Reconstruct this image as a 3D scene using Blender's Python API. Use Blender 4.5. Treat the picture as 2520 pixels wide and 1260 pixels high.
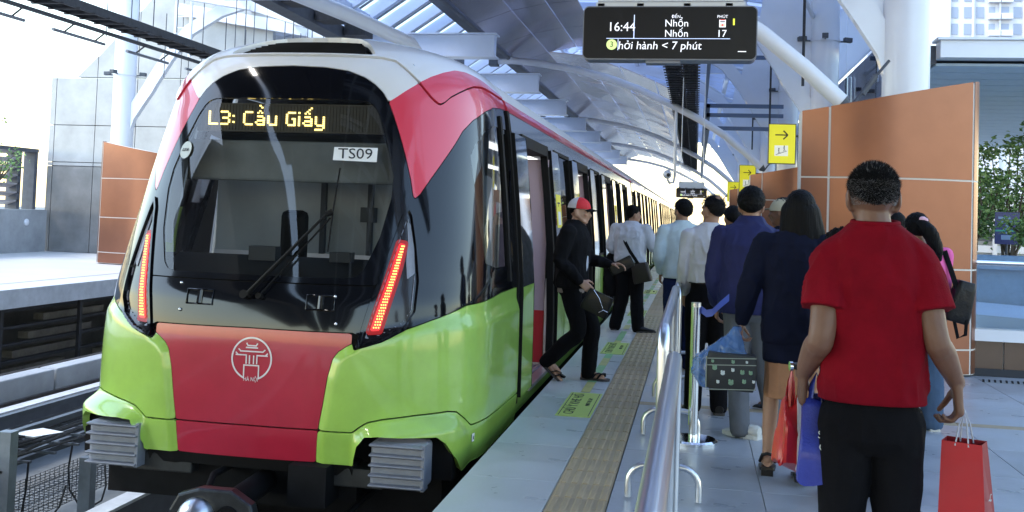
import bpy, bmesh, math, random
import numpy as np
from mathutils import Vector, Matrix, noise
random.seed(7)
for o in list(bpy.data.objects): bpy.data.objects.remove(o)
SC=bpy.context.scene; COL=SC.collection
R=math.radians; PI=math.pi
# ---------------- camera ----------------
cam=bpy.data.cameras.new('camera'); CAM=bpy.data.objects.new('camera',cam); COL.objects.link(CAM)
cam.sensor_width=36; cam.lens=2500/2520*36; cam.shift_y=-210/2520; cam.clip_start=.05; cam.clip_end=3000
_t=R(2.430369); _y=R(10.327844); _r=.035
F=Vector((-math.sin(_y)*math.cos(_t),math.cos(_y)*math.cos(_t),math.sin(_t)))
R0=Vector((math.cos(_y),math.sin(_y),0)); U0=R0.cross(F)
Rr=math.cos(_r)*R0+math.sin(_r)*U0; Uu=-math.sin(_r)*R0+math.cos(_r)*U0
M=Matrix((Rr,Uu,-F)).transposed().to_4x4(); M.translation=Vector((0,0,1.53)); CAM.matrix_world=M
cam.dof.use_dof=False
SC.camera=CAM
# ---------------- light ----------------
W=bpy.data.worlds.new('World'); SC.world=W; W.use_nodes=True
nt=W.node_tree; nt.nodes.clear()
sky=nt.nodes.new('ShaderNodeTexSky'); sky.sky_type='NISHITA'; sky.sun_disc=False
SUN_EL=R(52); SUN_ROT=R(-118)
sky.sun_elevation=SUN_EL; sky.sun_rotation=SUN_ROT; sky.air_density=1.6; sky.dust_density=.6; sky.ozone_density=1.2
tm=nt.nodes.new('ShaderNodeVectorMath'); tm.operation='MULTIPLY'; tm.inputs[1].default_value=(1.0,.99,1.0)
bg=nt.nodes.new('ShaderNodeBackground'); bg.inputs[1].default_value=.15
out=nt.nodes.new('ShaderNodeOutputWorld'); nt.links.new(sky.outputs[0],tm.inputs[0]); nt.links.new(tm.outputs[0],bg.inputs[0]); nt.links.new(bg.outputs[0],out.inputs[0])
sl=bpy.data.lights.new('sun','SUN'); sl.energy=.8; sl.angle=R(14); sl.color=(1,.95,.88)
SUN=bpy.data.objects.new('sun',sl); COL.objects.link(SUN)
d=Vector((math.sin(SUN_ROT)*math.cos(SUN_EL),math.cos(SUN_ROT)*math.cos(SUN_EL),math.sin(SUN_EL)))
SUN.rotation_euler=d.to_track_quat('Z','Y').to_euler()
vs=SC.view_settings; vs.view_transform='Standard'; vs.look='None'; vs.gamma=1; vs.exposure=1.95
try: vs.use_curve_mapping=False
except Exception: pass
SC.cycles.max_bounces=8; SC.cycles.diffuse_bounces=4; SC.cycles.glossy_bounces=4; SC.cycles.transparent_max_bounces=12
# ---------------- materials ----------------
MATS={}
def mat(name,c,rough=.5,metal=0,coat=0,spec=.5,nz=0,nscale=8,bump=0,bscale=40,emit=None,es=1,alpha=None,trans=0,c2=None,sheen=0,stretch=None,coatr=.03,rvar=0):
    m=bpy.data.materials.new(name); m.use_nodes=True; n=m.node_tree.nodes; l=m.node_tree.links; b=n['Principled BSDF']
    b.inputs['Base Color'].default_value=(*c,1); b.inputs['Roughness'].default_value=rough; b.inputs['Metallic'].default_value=metal
    b.inputs['Coat Weight'].default_value=coat; b.inputs['Coat Roughness'].default_value=coatr; b.inputs['Specular IOR Level'].default_value=spec
    b.inputs['Sheen Weight'].default_value=sheen
    if trans: b.inputs['Transmission Weight'].default_value=trans
    if emit: b.inputs['Emission Color'].default_value=(*emit,1); b.inputs['Emission Strength'].default_value=es
    tc=None
    def coord():
        t=n.new('ShaderNodeTexCoord'); mp=n.new('ShaderNodeMapping'); l.new(t.outputs['Object'],mp.inputs[0])
        if stretch: mp.inputs['Scale'].default_value=stretch
        return mp.outputs[0]
    if nz or bump or rvar: tc=coord()
    if nz:
        t=n.new('ShaderNodeTexNoise'); t.inputs['Scale'].default_value=nscale; t.inputs['Detail'].default_value=6; t.inputs['Roughness'].default_value=.65; l.new(tc,t.inputs[0])
        r=n.new('ShaderNodeValToRGB'); r.color_ramp.elements[0].position=.3; r.color_ramp.elements[1].position=.7
        k=c2 if c2 else tuple(x*(1-nz) for x in c)
        r.color_ramp.elements[0].color=(*k,1); r.color_ramp.elements[1].color=(*(c if c2 else tuple(min(1,x*(1+nz*.4)) for x in c)),1)
        l.new(t.outputs[0],r.inputs[0]); l.new(r.outputs[0],b.inputs['Base Color'])
    if rvar:
        t=n.new('ShaderNodeTexNoise'); t.inputs['Scale'].default_value=nscale*.6+1; t.inputs['Detail'].default_value=5; l.new(tc,t.inputs[0])
        mr=n.new('ShaderNodeMapRange'); mr.inputs[1].default_value=.3; mr.inputs[2].default_value=.7; mr.inputs[3].default_value=max(0,rough-rvar); mr.inputs[4].default_value=min(1,rough+rvar)
        l.new(t.outputs[0],mr.inputs[0]); l.new(mr.outputs[0],b.inputs['Roughness'])
    if bump:
        t=n.new('ShaderNodeTexNoise'); t.inputs['Scale'].default_value=bscale; t.inputs['Detail'].default_value=4; l.new(tc,t.inputs[0])
        bp=n.new('ShaderNodeBump'); bp.inputs['Strength'].default_value=bump; bp.inputs['Distance'].default_value=.01
        l.new(t.outputs[0],bp.inputs['Height']); l.new(bp.outputs[0],b.inputs['Normal'])
    if alpha is not None: b.inputs['Alpha'].default_value=alpha
    MATS[name]=m; return m
def glass(name,tint,gl=.0,rough=.02,base=.06):
    m=bpy.data.materials.new(name); m.use_nodes=True; n=m.node_tree.nodes; l=m.node_tree.links; n.clear()
    o=n.new('ShaderNodeOutputMaterial'); mx=n.new('ShaderNodeMixShader'); tr=n.new('ShaderNodeBsdfTransparent'); g=n.new('ShaderNodeBsdfGlossy'); fr=n.new('ShaderNodeFresnel')
    tr.inputs[0].default_value=(*tint,1); g.inputs['Roughness'].default_value=rough; fr.inputs[0].default_value=1.5
    ad=n.new('ShaderNodeMath'); ad.operation='ADD'; ad.inputs[1].default_value=base; ad.use_clamp=True
    l.new(fr.outputs[0],ad.inputs[0]); l.new(ad.outputs[0],mx.inputs[0]); l.new(tr.outputs[0],mx.inputs[1]); l.new(g.outputs[0],mx.inputs[2]); l.new(mx.outputs[0],o.inputs[0])
    return m
GREEN=mat('green_paint',(.36,.60,.10),.3,coat=.8,coatr=.06,nz=.12,nscale=5)
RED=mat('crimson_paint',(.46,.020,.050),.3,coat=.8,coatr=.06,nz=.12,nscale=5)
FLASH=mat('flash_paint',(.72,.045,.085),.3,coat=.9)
WHITE=mat('white_paint',(.78,.78,.80),.35,coat=.7,nz=.05,nscale=2)
BLACKG=mat('black_gloss',(.004,.0045,.007),.08,coat=.25,spec=.45,nz=.3,nscale=4)
BLACKM=mat('black_rubber',(.006,.006,.007),.6,spec=.2)
DARK=mat('dark_underframe',(.008,.008,.010),.8,spec=.2,nz=.5,nscale=6)
LAMPB=mat('lamp_housing',(.008,.006,.008),.12,coat=.3)
GREYB=mat('bumper_grey',(.24,.26,.32),.45,metal=.2,nz=.15,nscale=12)
SILVER=mat('silver_band',(.50,.53,.58),.12,metal=.75,nz=.05)
STEEL=mat('stainless_steel',(.68,.70,.73),.30,metal=1)
CHROME=mat('chrome',(.75,.76,.78),.1,metal=1)
GLASSW=glass('windscreen_glass',(.70,.74,.78),base=.02)
GLASSD=glass('dark_glass',(.10,.11,.13),base=.05)
GLASSC=glass('clear_glass',(.82,.88,.92),base=.03)
# ---------------- mesh helpers ----------------
class MB:
    def __init__(s): s.v=[]; s.f=[]; s.m=[]; s.mi=0
    def add(s,vs,fs):
        b=len(s.v); s.v+= [tuple(v) for v in vs]; s.f+=[tuple(i+b for i in f) for f in fs]; s.m+=[s.mi]*len(fs)
    def box(s,x0,x1,y0,y1,z0,z1):
        s.add([(x,y,z) for x in (x0,x1) for y in (y0,y1) for z in (z0,z1)],[(0,1,3,2),(4,6,7,5),(0,4,5,1),(2,3,7,6),(0,2,6,4),(1,5,7,3)])
    def bar(s,a,b,w,h,up=(0,0,1)):
        a=Vector(a);b=Vector(b);d=(b-a).normalized();up=Vector(up); x=d.cross(up)
        if x.length<1e-4: x=d.cross(Vector((1,0,0)))
        x.normalize(); u=x.cross(d)
        vs=[p+x*i*w/2+u*j*h/2 for p in (a,b) for i in (-1,1) for j in (-1,1)]
        s.add(vs,[(0,1,3,2),(4,6,7,5),(0,4,5,1),(2,3,7,6),(0,2,6,4),(1,5,7,3)])
    def tube(s,pts,r,n=10,cap=True,ry=None,side=None,squash=1):
        pts=[Vector(p) for p in pts]; k=len(pts)
        rs=r if hasattr(r,'__len__') else [r]*k
        prev=None; base=len(s.v); vs=[]
        for i,p in enumerate(pts):
            d=(pts[min(i+1,k-1)]-pts[max(i-1,0)]).normalized()
            if side is not None: x=Vector(side); x=(x-d*x.dot(d)); 
            elif prev is None:
                x=d.cross(Vector((0,0,1)))
                if x.length<.05: x=d.cross(Vector((0,1,0)))
            else: x=prev-d*prev.dot(d)
            x.normalize(); prev=x; y=d.cross(x)
            ra=rs[i]; rx,ryy=(ra if hasattr(ra,'__len__') else (ra,ra*squash))
            for j in range(n):
                a=2*PI*j/n; vs.append(p+x*math.cos(a)*rx+y*math.sin(a)*ryy)
        fs=[(i*n+j,i*n+(j+1)%n,(i+1)*n+(j+1)%n,(i+1)*n+j) for i in range(k-1) for j in range(n)]
        if cap: fs+=[tuple(range(n))[::-1],tuple((k-1)*n+j for j in range(n))]
        s.add(vs,fs)
    def prism(s,poly,a,b,fn):
        # poly 2D, extruded between depth a,b ; fn(u,v,d)->3D
        n=len(poly); vs=[fn(u,v,a) for u,v in poly]+[fn(u,v,b) for u,v in poly]
        s.add(vs,[tuple(range(n)),tuple(range(2*n-1,n-1,-1))]+[(i,(i+1)%n,n+(i+1)%n,n+i)[::-1] for i in range(n)])
    def ell(s,c,r,nu=16,nv=10,rot=None):
        c=Vector(c); vs=[]
        for i in range(1,nv):
            t=PI*i/nv
            for j in range(nu):
                a=2*PI*j/nu; p=Vector((r[0]*math.sin(t)*math.cos(a),r[1]*math.sin(t)*math.sin(a),r[2]*math.cos(t)))
                if rot: p=rot@p
                vs.append(c+p)
        tp=Vector((0,0,r[2])); 
        if rot: tp=rot@tp
        vs+= [c+tp,c-tp]; n=len(vs)
        fs=[(i*nu+j,(i+1)*nu+j,(i+1)*nu+(j+1)%nu,i*nu+(j+1)%nu) for i in range(nv-2) for j in range(nu)]
        fs+=[(n-2,j,(j+1)%nu) for j in range(nu)]+[(n-1,(nv-2)*nu+(j+1)%nu,(nv-2)*nu+j) for j in range(nu)]
        s.add(vs,fs)
    def mesh(s,name,mats):
        me=bpy.data.meshes.new(name); me.from_pydata(s.v,[],s.f)
        for m in (mats if isinstance(mats,(list,tuple)) else [mats]): me.materials.append(m)
        if any(s.m): me.polygons.foreach_set('material_index',s.m)
        return me
def link(o,parent=None):
    COL.objects.link(o)
    if parent is not None: o.parent=parent
    return o
def smooth(me,ang=40):
    me.polygons.foreach_set('use_smooth',[True]*len(me.polygons))
    if ang<180:
        bm=bmesh.new(); bm.from_mesh(me); ca=math.radians(ang)
        for e in bm.edges:
            if len(e.link_faces)==2 and e.calc_face_angle(0)>ca: e.smooth=False
        bm.to_mesh(me); bm.free()
def fixn(me):
    bm=bmesh.new(); bm.from_mesh(me); bmesh.ops.recalc_face_normals(bm,faces=bm.faces); bm.to_mesh(me); bm.free()
def obj(name,mb,m,parent=None,sm=None,loc=None,kind=None,fix=True,bevel=0):
    me=mb.mesh(name,m) if isinstance(mb,MB) else mb
    if fix: fixn(me)
    if sm: smooth(me,sm)
    o=link(bpy.data.objects.new(name,me),parent)
    if loc is not None: o.location=loc
    if kind: o['kind']=kind
    if bevel:
        b=o.modifiers.new('bevel','BEVEL'); b.width=bevel; b.segments=2; b.limit_method='ANGLE'; b.angle_limit=R(50)
    return o
def thing(name,label,cat,loc=(0,0,0),group=None):
    o=link(bpy.data.objects.new(name,None)); o.location=loc; o.empty_display_size=.1; return tag(o,label,cat,group)
def tag(o,label,cat,group=None):
    o['label']=label; o['category']=cat
    if group: o['group']=group
    return o
def struct(name,mb,m,sm=None): return obj(name,mb,m,None,sm,kind='structure')
def one(name,label,cat,mb,m,group=None,sm=None,bevel=0): return tag(obj(name,mb,m,None,sm,bevel=bevel),label,cat,group)
def text_mesh(s,size,ext=0.0,align='CENTER',shear=0,sx=1):
    # the built-in font cannot fill o-horn: set the bowl with its hook, then add the horn stroke
    if any(c in s for c in 'ởỞ'):
        s2=s.replace('ở','ỏ').replace('Ở','Ỏ'); me=text_mesh(s2,size,ext,'LEFT',shear,1); bm=bmesh.new(); bm.from_mesh(me)
        mnx=min(v.co.x for v in me.vertices); mxx=max(v.co.x for v in me.vertices)
        for i,c in enumerate(s):
            if c in 'ởỞ':
                pm=text_mesh(s2[:i+1],size,ext,'LEFT',shear,1); om=text_mesh('o' if c=='ở' else 'O',size,ext,'LEFT',0,1)
                xr=max(v.co.x for v in pm.vertices if v.co.y<max(u.co.y for u in om.vertices)); yt=max(v.co.y for v in om.vertices)
                w=size*.055; P=[(xr-w*1.6,yt-w*1.1),(xr+w*.5,yt-w*.6),(xr+w*1.2,yt+w*.5),(xr+w*.2,yt+w*.8),(xr-w*.1,yt-w*.0),(xr-w*1.6,yt-w*.2)]
                bm.faces.new([bm.verts.new((x,y,ext+.0002)) for x,y in P])
        bm.to_mesh(me); bm.free()
        if align=='CENTER': me.transform(Matrix.Translation((-(mnx+mxx)/2,0,0)))
        if sx!=1: me.transform(Matrix.Diagonal((sx,1,1,1)))
        return me
    c=bpy.data.curves.new('t','FONT'); c.body=s; c.size=size; c.extrude=ext; c.align_x=align; c.align_y='CENTER'; c.shear=shear; c.resolution_u=3
    t=bpy.data.objects.new('t',c); COL.objects.link(t)
    bpy.context.view_layer.update()
    me=bpy.data.meshes.new_from_object(t.evaluated_get(bpy.context.evaluated_depsgraph_get()))
    bpy.data.objects.remove(t); bpy.data.curves.remove(c)
    if sx!=1: me.transform(Matrix.Diagonal((sx,1,1,1)))
    return me
def put_text(name,s,size,mtx,m,parent=None,ext=.0006,align='CENTER',shear=0,sx=1):
    me=text_mesh(s,size,ext,align,shear,sx); me.transform(mtx); me.materials.clear(); me.materials.append(m)
    return link(bpy.data.objects.new(name,me),parent)
def basis(o,x,y):
    x=Vector(x).normalized(); y=Vector(y); y=(y-x*y.dot(x)).normalized(); z=x.cross(y)
    m=Matrix((x,y,z)).transposed().to_4x4(); m.translation=Vector(o); return m
def mesh_pts(V,F_,name='m'):
    me=bpy.data.meshes.new(name); me.from_pydata([tuple(v) for v in V],[],F_); return me
# ================= TRAIN =================
GLASSM=glass('cab_side_glass',(.45,.48,.50),base=.08)
TLIGHT=mat('train_ceiling_light',(.8,.8,.8),.5,emit=(1,.97,.95),es=.9)
XC=-2.80; YS=8.22
ZK=[-.35,-.05,.3,.9,1.6,2.2,2.42,2.58,2.68,2.75,2.82,2.86]
WK=[1.30,1.38,1.38,1.375,1.32,1.255,1.215,1.11,.98,.8,.45,0.02]
ZY=[-.35,-.05,.1,.6,.9,1.05,2.2,2.5,2.64,2.72,2.80,2.86]
YK=[6.24,6.17,6.15,6.14,6.17,6.21,6.55,6.67,6.80,6.97,7.25,7.75]
ZL=[-.35,.5,1.0,2.4,2.86]; LK=[.9,1.0,1.1,1.3,1.1]; NK=2.6
def pch(x,X,Y):
    X=np.array(X,float);Y=np.array(Y,float);x=np.asarray(x,float)
    h=np.diff(X);d=np.diff(Y)/h;m=np.zeros(len(X))
    for i in range(1,len(X)-1):
        if d[i-1]*d[i]>0:
            w1=2*h[i]+h[i-1];w2=h[i]+2*h[i-1];m[i]=(w1+w2)/(w1/d[i-1]+w2/d[i])
    m[0]=d[0];m[-1]=d[-1]
    i=np.clip(np.searchsorted(X,x)-1,0,len(X)-2);t=(x-X[i])/h[i]
    return (2*t**3-3*t**2+1)*Y[i]+(t**3-2*t**2+t)*h[i]*m[i]+(-2*t**3+3*t**2)*Y[i+1]+(t**3-t**2)*h[i]*m[i+1]
def Shull(s,z):
    a=np.clip(np.abs(s),0,1)*np.pi/2
    Wd=pch(z,ZK,WK);L=pch(z,ZL,LK);y0=pch(z,ZY,YK);e=2/NK
    x=Wd*np.sin(a)**e; y=y0+L*(1-np.maximum(np.cos(a),0)**e)+np.maximum(np.abs(s)-1,0)
    return np.stack([XC+np.sign(s)*x,y,z+0*s],-1)
_ss=np.linspace(0,1,2001);_G=Shull(_ss,np.full(2001,.8));_arc=np.concatenate([[0],np.cumsum(np.linalg.norm(np.diff(_G,axis=0),axis=1))]); Q1=_arc[-1]
def hull0(q,z):
    a=np.abs(q); s=np.where(a>Q1,1+(a-Q1),np.interp(np.minimum(a,Q1),_arc,_ss)); return Shull(np.sign(q)*s,z)
def sstep(x): x=np.clip(x,0,1); return x*x*(3-2*x)
def seg_sdf(poly,X,Y,closed=True):
    P=np.array(poly,float); n=len(P); d=np.full(X.shape,1e9); ins=np.zeros(X.shape,bool)
    for i in range(n if closed else n-1):
        a=P[i];b=P[(i+1)%n];e=b-a; wx=X-a[0];wy=Y-a[1]
        t=np.clip((wx*e[0]+wy*e[1])/max(e@e,1e-12),0,1)
        d=np.minimum(d,(wx-e[0]*t)**2+(wy-e[1]*t)**2)
        if closed:
            c=((a[1]>Y)!=(b[1]>Y))&(X<(b[0]-a[0])*(Y-a[1])/(b[1]-a[1]+1e-15)+a[0]); ins^=c
    d=np.sqrt(d); return np.where(ins,d,-d) if closed else d
REDEDGE=[(.66,.66),(.60,.62),(.565,.575),(.535,.455),(.51,.27),(.485,.12),(.475,-.04),(.47,-.4)]
REDP=[(-.3,.9),(.68,.9),(.68,.66)]+REDEDGE+[(-.3,-.4)]
SEAM=[(-.3,.126),(.528,.122),(.706,.118),(.745,.15),(.796,.182),(.886,.201),(1.099,.221),(1.335,.229),(1.421,.217),(1.497,.17),(1.587,.11),(1.788,.11),(2.4,.09),(4,.06)]
SKIRT=SEAM+[(4,-1),(-.3,-1)]
ARCH=[(.70,-1),(.712,-.052),(.735,.05),(.78,.105),(.85,.115),(1.2,.10),(1.26,.06),(1.32,-.02),(1.43,-.14),(1.5,-1)]
BL=[(-.3,2.513),(0,2.512),(.279,2.503),(.473,2.481),(.602,2.437),(.682,2.388),(.74,2.336),(.787,2.267),(.837,2.153),(.881,2.042),(.933,1.892),(.98,1.737),(1.009,1.602),(1.05,1.632),(1.119,1.737),(1.206,1.86),(1.323,2.019),(1.382,2.106),(1.492,2.197),(1.67,2.288),(1.847,2.344),(2.1,2.372),(2.4,2.38),(4,2.38),(4,.935),(2.3,.935),(1.497,.902),(1.183,.815),(1.018,.763),(.864,.685),(.69,.632),(.70,.737),(0,.743),(-.3,.743)]
WR=[(.75,2.24),(.787,2.269),(.837,2.304),(.907,2.356),(1.009,2.423),(1.111,2.475),(1.238,2.522),(1.382,2.562),(1.525,2.57),(1.711,2.552),(1.95,2.51),(2.3,2.485),(4,2.48)]
UNDERWR=WR+[(4,1.4),(.75,1.4)]
COWL=[(-.3,2.59),(.70,2.592),(.75,2.592),(.787,2.585),(.864,2.574),(.925,2.518),(1.005,2.431),(1.063,2.364),(1.111,2.316),(1.155,2.285),(1.18,2.282),(1.21,2.297),(1.265,2.344),(1.347,2.388),(1.44,2.43),(1.533,2.46),(1.67,2.476),(1.836,2.471),(2.4,2.46),(4,2.46)]
COWLP=COWL+[(4,3.2),(-.3,3.2)]
VENT=[(-.3,2.606),(.66,2.606),(.70,2.618),(.66,2.74),(.60,2.785),(.3,2.81),(-.3,2.818)]
WS=[(-.3,2.27),(.60,2.27),(.66,2.255),(.70,2.22),(.74,2.15),(.80,1.98),(.86,1.76),(.86,1.62),(.80,1.35),(.71,1.13),(.67,1.09),(.60,1.075),(-.3,1.075)]
LAMP=[(.984,1.57),(1.022,1.495),(1.059,1.308),(1.095,1.07),(1.091,.868),(1.018,.765),(.864,.685),(.701,.642),(.759,.888),(.846,1.197),(.933,1.491)]
LED=[(.93,1.315),(.972,1.308),(.945,1.15),(.85,.753),(.785,.749)]
SWIN=[(1.47,1.93),(1.53,2.03),(1.66,2.13),(1.86,2.20),(2.5,2.22),(2.55,1.12),(2.0,1.13),(1.73,1.17),(1.6,1.45)]
def sd(poly,Q,Z): return seg_sdf(poly,np.abs(Q),Z)
def disp_default(Q,Z):
    g=sstep(-sd(REDP,Q,Z)/.05)*np.where(Z<.9,1,0)*sstep((.86-Z)/.12)*sstep((.62+.25*(np.abs(Q)-.7).clip(0,1)*1.0+.0-Z+.12)/.12)
    a=np.abs(Q)
    pod=sstep((a-.69)/.08)*sstep((1.66-a)/.42)
    k=sstep(sd(SKIRT,Q,Z)/.11)
    return .028*g*(1-.3*k)+.125*pod*k
def hull(Q,Z,off,disp):
    P=hull0(Q,Z); e=1e-3
    a=(hull0(Q+e,Z)-hull0(Q-e,Z)); b=(hull0(Q,np.minimum(Z+e,2.859))-hull0(Q,Z-e))
    n=np.cross(a,b); n/=np.maximum(np.linalg.norm(n,axis=-1,keepdims=True),1e-12)
    d=off+(disp(Q,Z) if disp else 0)
    return P+n*np.asarray(d)[...,None]
ZLEV=np.concatenate([np.arange(-.30,2.3,.018),np.arange(2.3,2.6,.014),np.linspace(2.6,2.85,46)])
def patch(name,field,q0,q1,z0,z1,m,parent,off=0,rim=.02,disp=disp_default,dq=.02,zl=None,y_max=YS,sm=True):
    zs=ZLEV if zl is None else zl; zs=zs[(zs>=z0-.02)&(zs<=z1+.02)]
    qs=np.arange(q0,q1+dq*.5,dq); Q,Z=np.meshgrid(qs,zs,indexing='ij')
    P0=hull0(Q,Z)
    Fd=np.minimum(field(Q,Z),y_max-P0[...,1])
    nq,nz=Q.shape; ins=Fd>0; verts=[];idx={};faces=[]
    def corner(i,j):
        k=(i,j)
        if k not in idx: idx[k]=len(verts); verts.append((Q[i,j],Z[i,j]))
        return idx[k]
    def cut(a,b):
        k=(a,b) if a<b else (b,a)
        if k not in idx:
            fa,fb=Fd[k[0]],Fd[k[1]]; t=fa/(fa-fb); idx[k]=len(verts)
            verts.append((Q[k[0]]*(1-t)+Q[k[1]]*t,Z[k[0]]*(1-t)+Z[k[1]]*t))
        return idx[k]
    anyin=ins[:-1,:-1]|ins[1:,:-1]|ins[:-1,1:]|ins[1:,1:]
    for i,j in zip(*np.nonzero(anyin)):
        cs=[(i,j),(i+1,j),(i+1,j+1),(i,j+1)]; f=[]
        for a in range(4):
            c=cs[a];n=cs[(a+1)%4]
            if ins[c]: f.append(corner(*c))
            if ins[c]!=ins[n]: f.append(cut(c,n))
        if len(f)>2: faces.append(tuple(f))
    if not verts: return None
    V=np.array(verts); P=hull(V[:,0],V[:,1],off,disp); nv=len(P)
    allp=[tuple(p) for p in P]
    if rim:
        cnt={}
        for f in faces:
            for a in range(len(f)):
                k=(f[a],f[(a+1)%len(f)]); cnt[k]=1
        bd=[k for k in cnt if (k[1],k[0]) not in cnt]
        Pi=hull(V[:,0],V[:,1],off-rim,disp); mp={}
        nf=[]
        for a,b in bd:
            for c in (a,b):
                if c not in mp: mp[c]=len(allp); allp.append(tuple(Pi[c]))
            nf.append((b,a,mp[a],mp[b]))
    else: nf=[];bd=[]
    me=bpy.data.meshes.new(name); me.from_pydata(allp,[],faces+nf); me.materials.append(m)
    me.polygons.foreach_set('use_smooth',[True]*len(faces)+[False]*len(nf))
    bm=bmesh.new(); bm.from_mesh(me)
    for f in bm.faces:
        if not f.smooth:
            for e in f.edges: e.smooth=False
    bm.to_mesh(me); bm.free()
    return link(bpy.data.objects.new(name,me),parent)
G=.005
TR=thing('metro_train','green, red and white metro train with a black glass nose standing at the platform','train',(XC,6.2,-1.1))
TR.location=(0,0,0)
mn=np.minimum
cowl=lambda Q,Z: sd(COWLP,Q,Z)
blk=lambda Q,Z: sd(BL,Q,Z)
uwr=lambda Q,Z: sd(UNDERWR,Q,Z)
skf=lambda Q,Z: sd(SKIRT,Q,Z)
# inner dark shell seen in the joints
def shell_f(Q,Z): return mn(-sd(ARCH,Q,Z),-sd([(-.3,2.40),(.55,2.40),(.70,2.25),(.86,1.8),(.9,1.6),(.78,1.2),(.68,1.05),(-.3,1.04)],Q,Z))
patch('inner_shell',lambda Q,Z: mn(mn(shell_f(Q,Z),-sd(SWIN,Q,Z)),-sd(VENT,Q,Z)),-4,4,-.16,2.84,BLACKM,TR,off=-.03,rim=0,dq=.04)
noseskirt=lambda Q,Z: mn(mn(skf(Q,Z)-G,-sd(ARCH,Q,Z)),Z+.085+.055*sstep((np.abs(Q)-.5)/.9))
wf=patch('white_front',lambda Q,Z: mn(mn(mn(-blk(Q,Z)-.003,-uwr(Q,Z)),-cowl(Q,Z)-G),Z-2.2),-2.2,2.2,2.2,2.7,WHITE,TR)
cf=patch('roof_cowl',lambda Q,Z: mn(mn(mn(cowl(Q,Z)-G,-uwr(Q,Z)),-sd(VENT,Q,Z)),Z-2.3),-4,4,2.3,2.86,WHITE,TR,off=.012,rim=.04)
for sgn in (-1,1):
    S_=lambda f: (lambda Q,Z: mn(f(Q,Z),sgn*Q))
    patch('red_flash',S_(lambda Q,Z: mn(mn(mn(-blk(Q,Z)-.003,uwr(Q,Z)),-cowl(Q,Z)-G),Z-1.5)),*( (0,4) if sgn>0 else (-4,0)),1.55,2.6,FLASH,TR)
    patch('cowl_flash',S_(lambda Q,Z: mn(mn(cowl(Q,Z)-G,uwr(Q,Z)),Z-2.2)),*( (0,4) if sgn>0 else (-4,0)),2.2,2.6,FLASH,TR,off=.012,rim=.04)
    patch('green_panel',S_(lambda Q,Z: mn(mn(mn(-blk(Q,Z)-.004,-sd(REDP,Q,Z)-.002),-skf(Q,Z)-G),.96-Z)),*( (0,4) if sgn>0 else (-4,0)),0,.96,GREEN,TR)
    patch('fender',S_(lambda Q,Z: mn(noseskirt(Q,Z),-sd(REDP,Q,Z)-.001)),*( (0,4) if sgn>0 else (-4,0)),-.16,.3,GREEN,TR,rim=.045,zl=np.arange(-.2,.32,.01))
    sw=patch('side_band',S_(lambda Q,Z: mn(mn(mn(blk(Q,Z)-.003,-sd(LAMP,Q,Z)+.004),np.abs(Q)-.93-.0*Z),-sd(SWIN,Q,Z))),*( (0,4) if sgn>0 else (-4,0)),.6,2.4,BLACKG,TR)
    patch('cab_window',S_(lambda Q,Z: sd(SWIN,Q,Z)),*( (0,4) if sgn>0 else (-4,0)),1.1,2.3,GLASSM,TR,off=-.006,rim=0)
    # lamp cluster
    lp=patch('headlight',S_(lambda Q,Z: sd(LAMP,Q,Z)-.004),*( (0,1.3) if sgn>0 else (-1.3,0)),.6,1.6,LAMPB,TR,off=-.012,rim=.02,dq=.012)
    patch('lamp_rim',S_(lambda Q,Z: mn(sd(LAMP,Q,Z)-.002,.02-sd(LAMP,Q,Z))),*( (0,1.3) if sgn>0 else (-1.3,0)),.6,1.6,BLACKG,lp,off=.014,rim=.03,dq=.01)
    patch('lamp_surround',S_(lambda Q,Z: mn(sd(LAMP,Q,Z)-.042,.048-sd(LAMP,Q,Z))),*( (0,1.3) if sgn>0 else (-1.3,0)),.6,1.6,GREYB,lp,off=-.004,rim=.01,dq=.008)
    patch('painted_lens_reflection',S_(lambda Q,Z: sd([(.975,1.46),(1.0,1.44),(1.035,1.28),(1.05,1.12),(1.0,1.08),(.985,1.2),(.99,1.32)],Q,Z)),*( (0,1.3) if sgn>0 else (-1.3,0)),.9,1.5,GREYB,lp,off=-.006,rim=.004,dq=.008)  # grey patch painting the pale reflection streaks on the lamp lens
    REDL=MATS.get('led_red') or mat('led_red',(.5,.01,.01),.3,emit=(1,.02,.02),es=.30)
    REDG=MATS.get('led_glow') or mat('led_glow',(.15,.004,.004),.4,emit=(.9,.01,.012),es=.07)
    LEDY=MATS.get('led_dot') or mat('led_dot',(1,.5,.1),.3,emit=(1,.42,.10),es=.9)
    patch('led_backing',S_(lambda Q,Z: sd(LED,Q,Z)+.022),*( (0,1.3) if sgn>0 else (-1.3,0)),.7,1.4,REDG,lp,off=-.006,rim=.004,dq=.01)
    patch('led_strip',S_(lambda Q,Z: sd(LED,Q,Z)-.002),*( (0,1.3) if sgn>0 else (-1.3,0)),.7,1.4,REDL,lp,off=-.001,rim=.004,dq=.01)
    dots=MB()
    for k in range(30):
        t=(k+.5)/30; z=.765+t*(1.30-.765)
        for j in range(3):
            ql=.80+t*(.945-.80); qr=.85+t*(.968-.85); qq=ql+(qr-ql)*(j+.5+.25*(k%2))/3.2
            p=hull(np.array([sgn*qq]),np.array([z]),.003,disp_default)[0]
            dots.ell(p,(.0055,.004,.0055),6,4)
    o=obj('led_dot',dots,LEDY,lp,kind='stuff')
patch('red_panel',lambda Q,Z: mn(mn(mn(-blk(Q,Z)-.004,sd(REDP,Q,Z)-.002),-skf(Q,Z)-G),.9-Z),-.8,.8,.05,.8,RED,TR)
patch('red_valance',lambda Q,Z: mn(noseskirt(Q,Z),sd(REDP,Q,Z)-.001),-.7,.7,-.16,.2,RED,TR,rim=.045,zl=np.arange(-.2,.2,.01))
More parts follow.
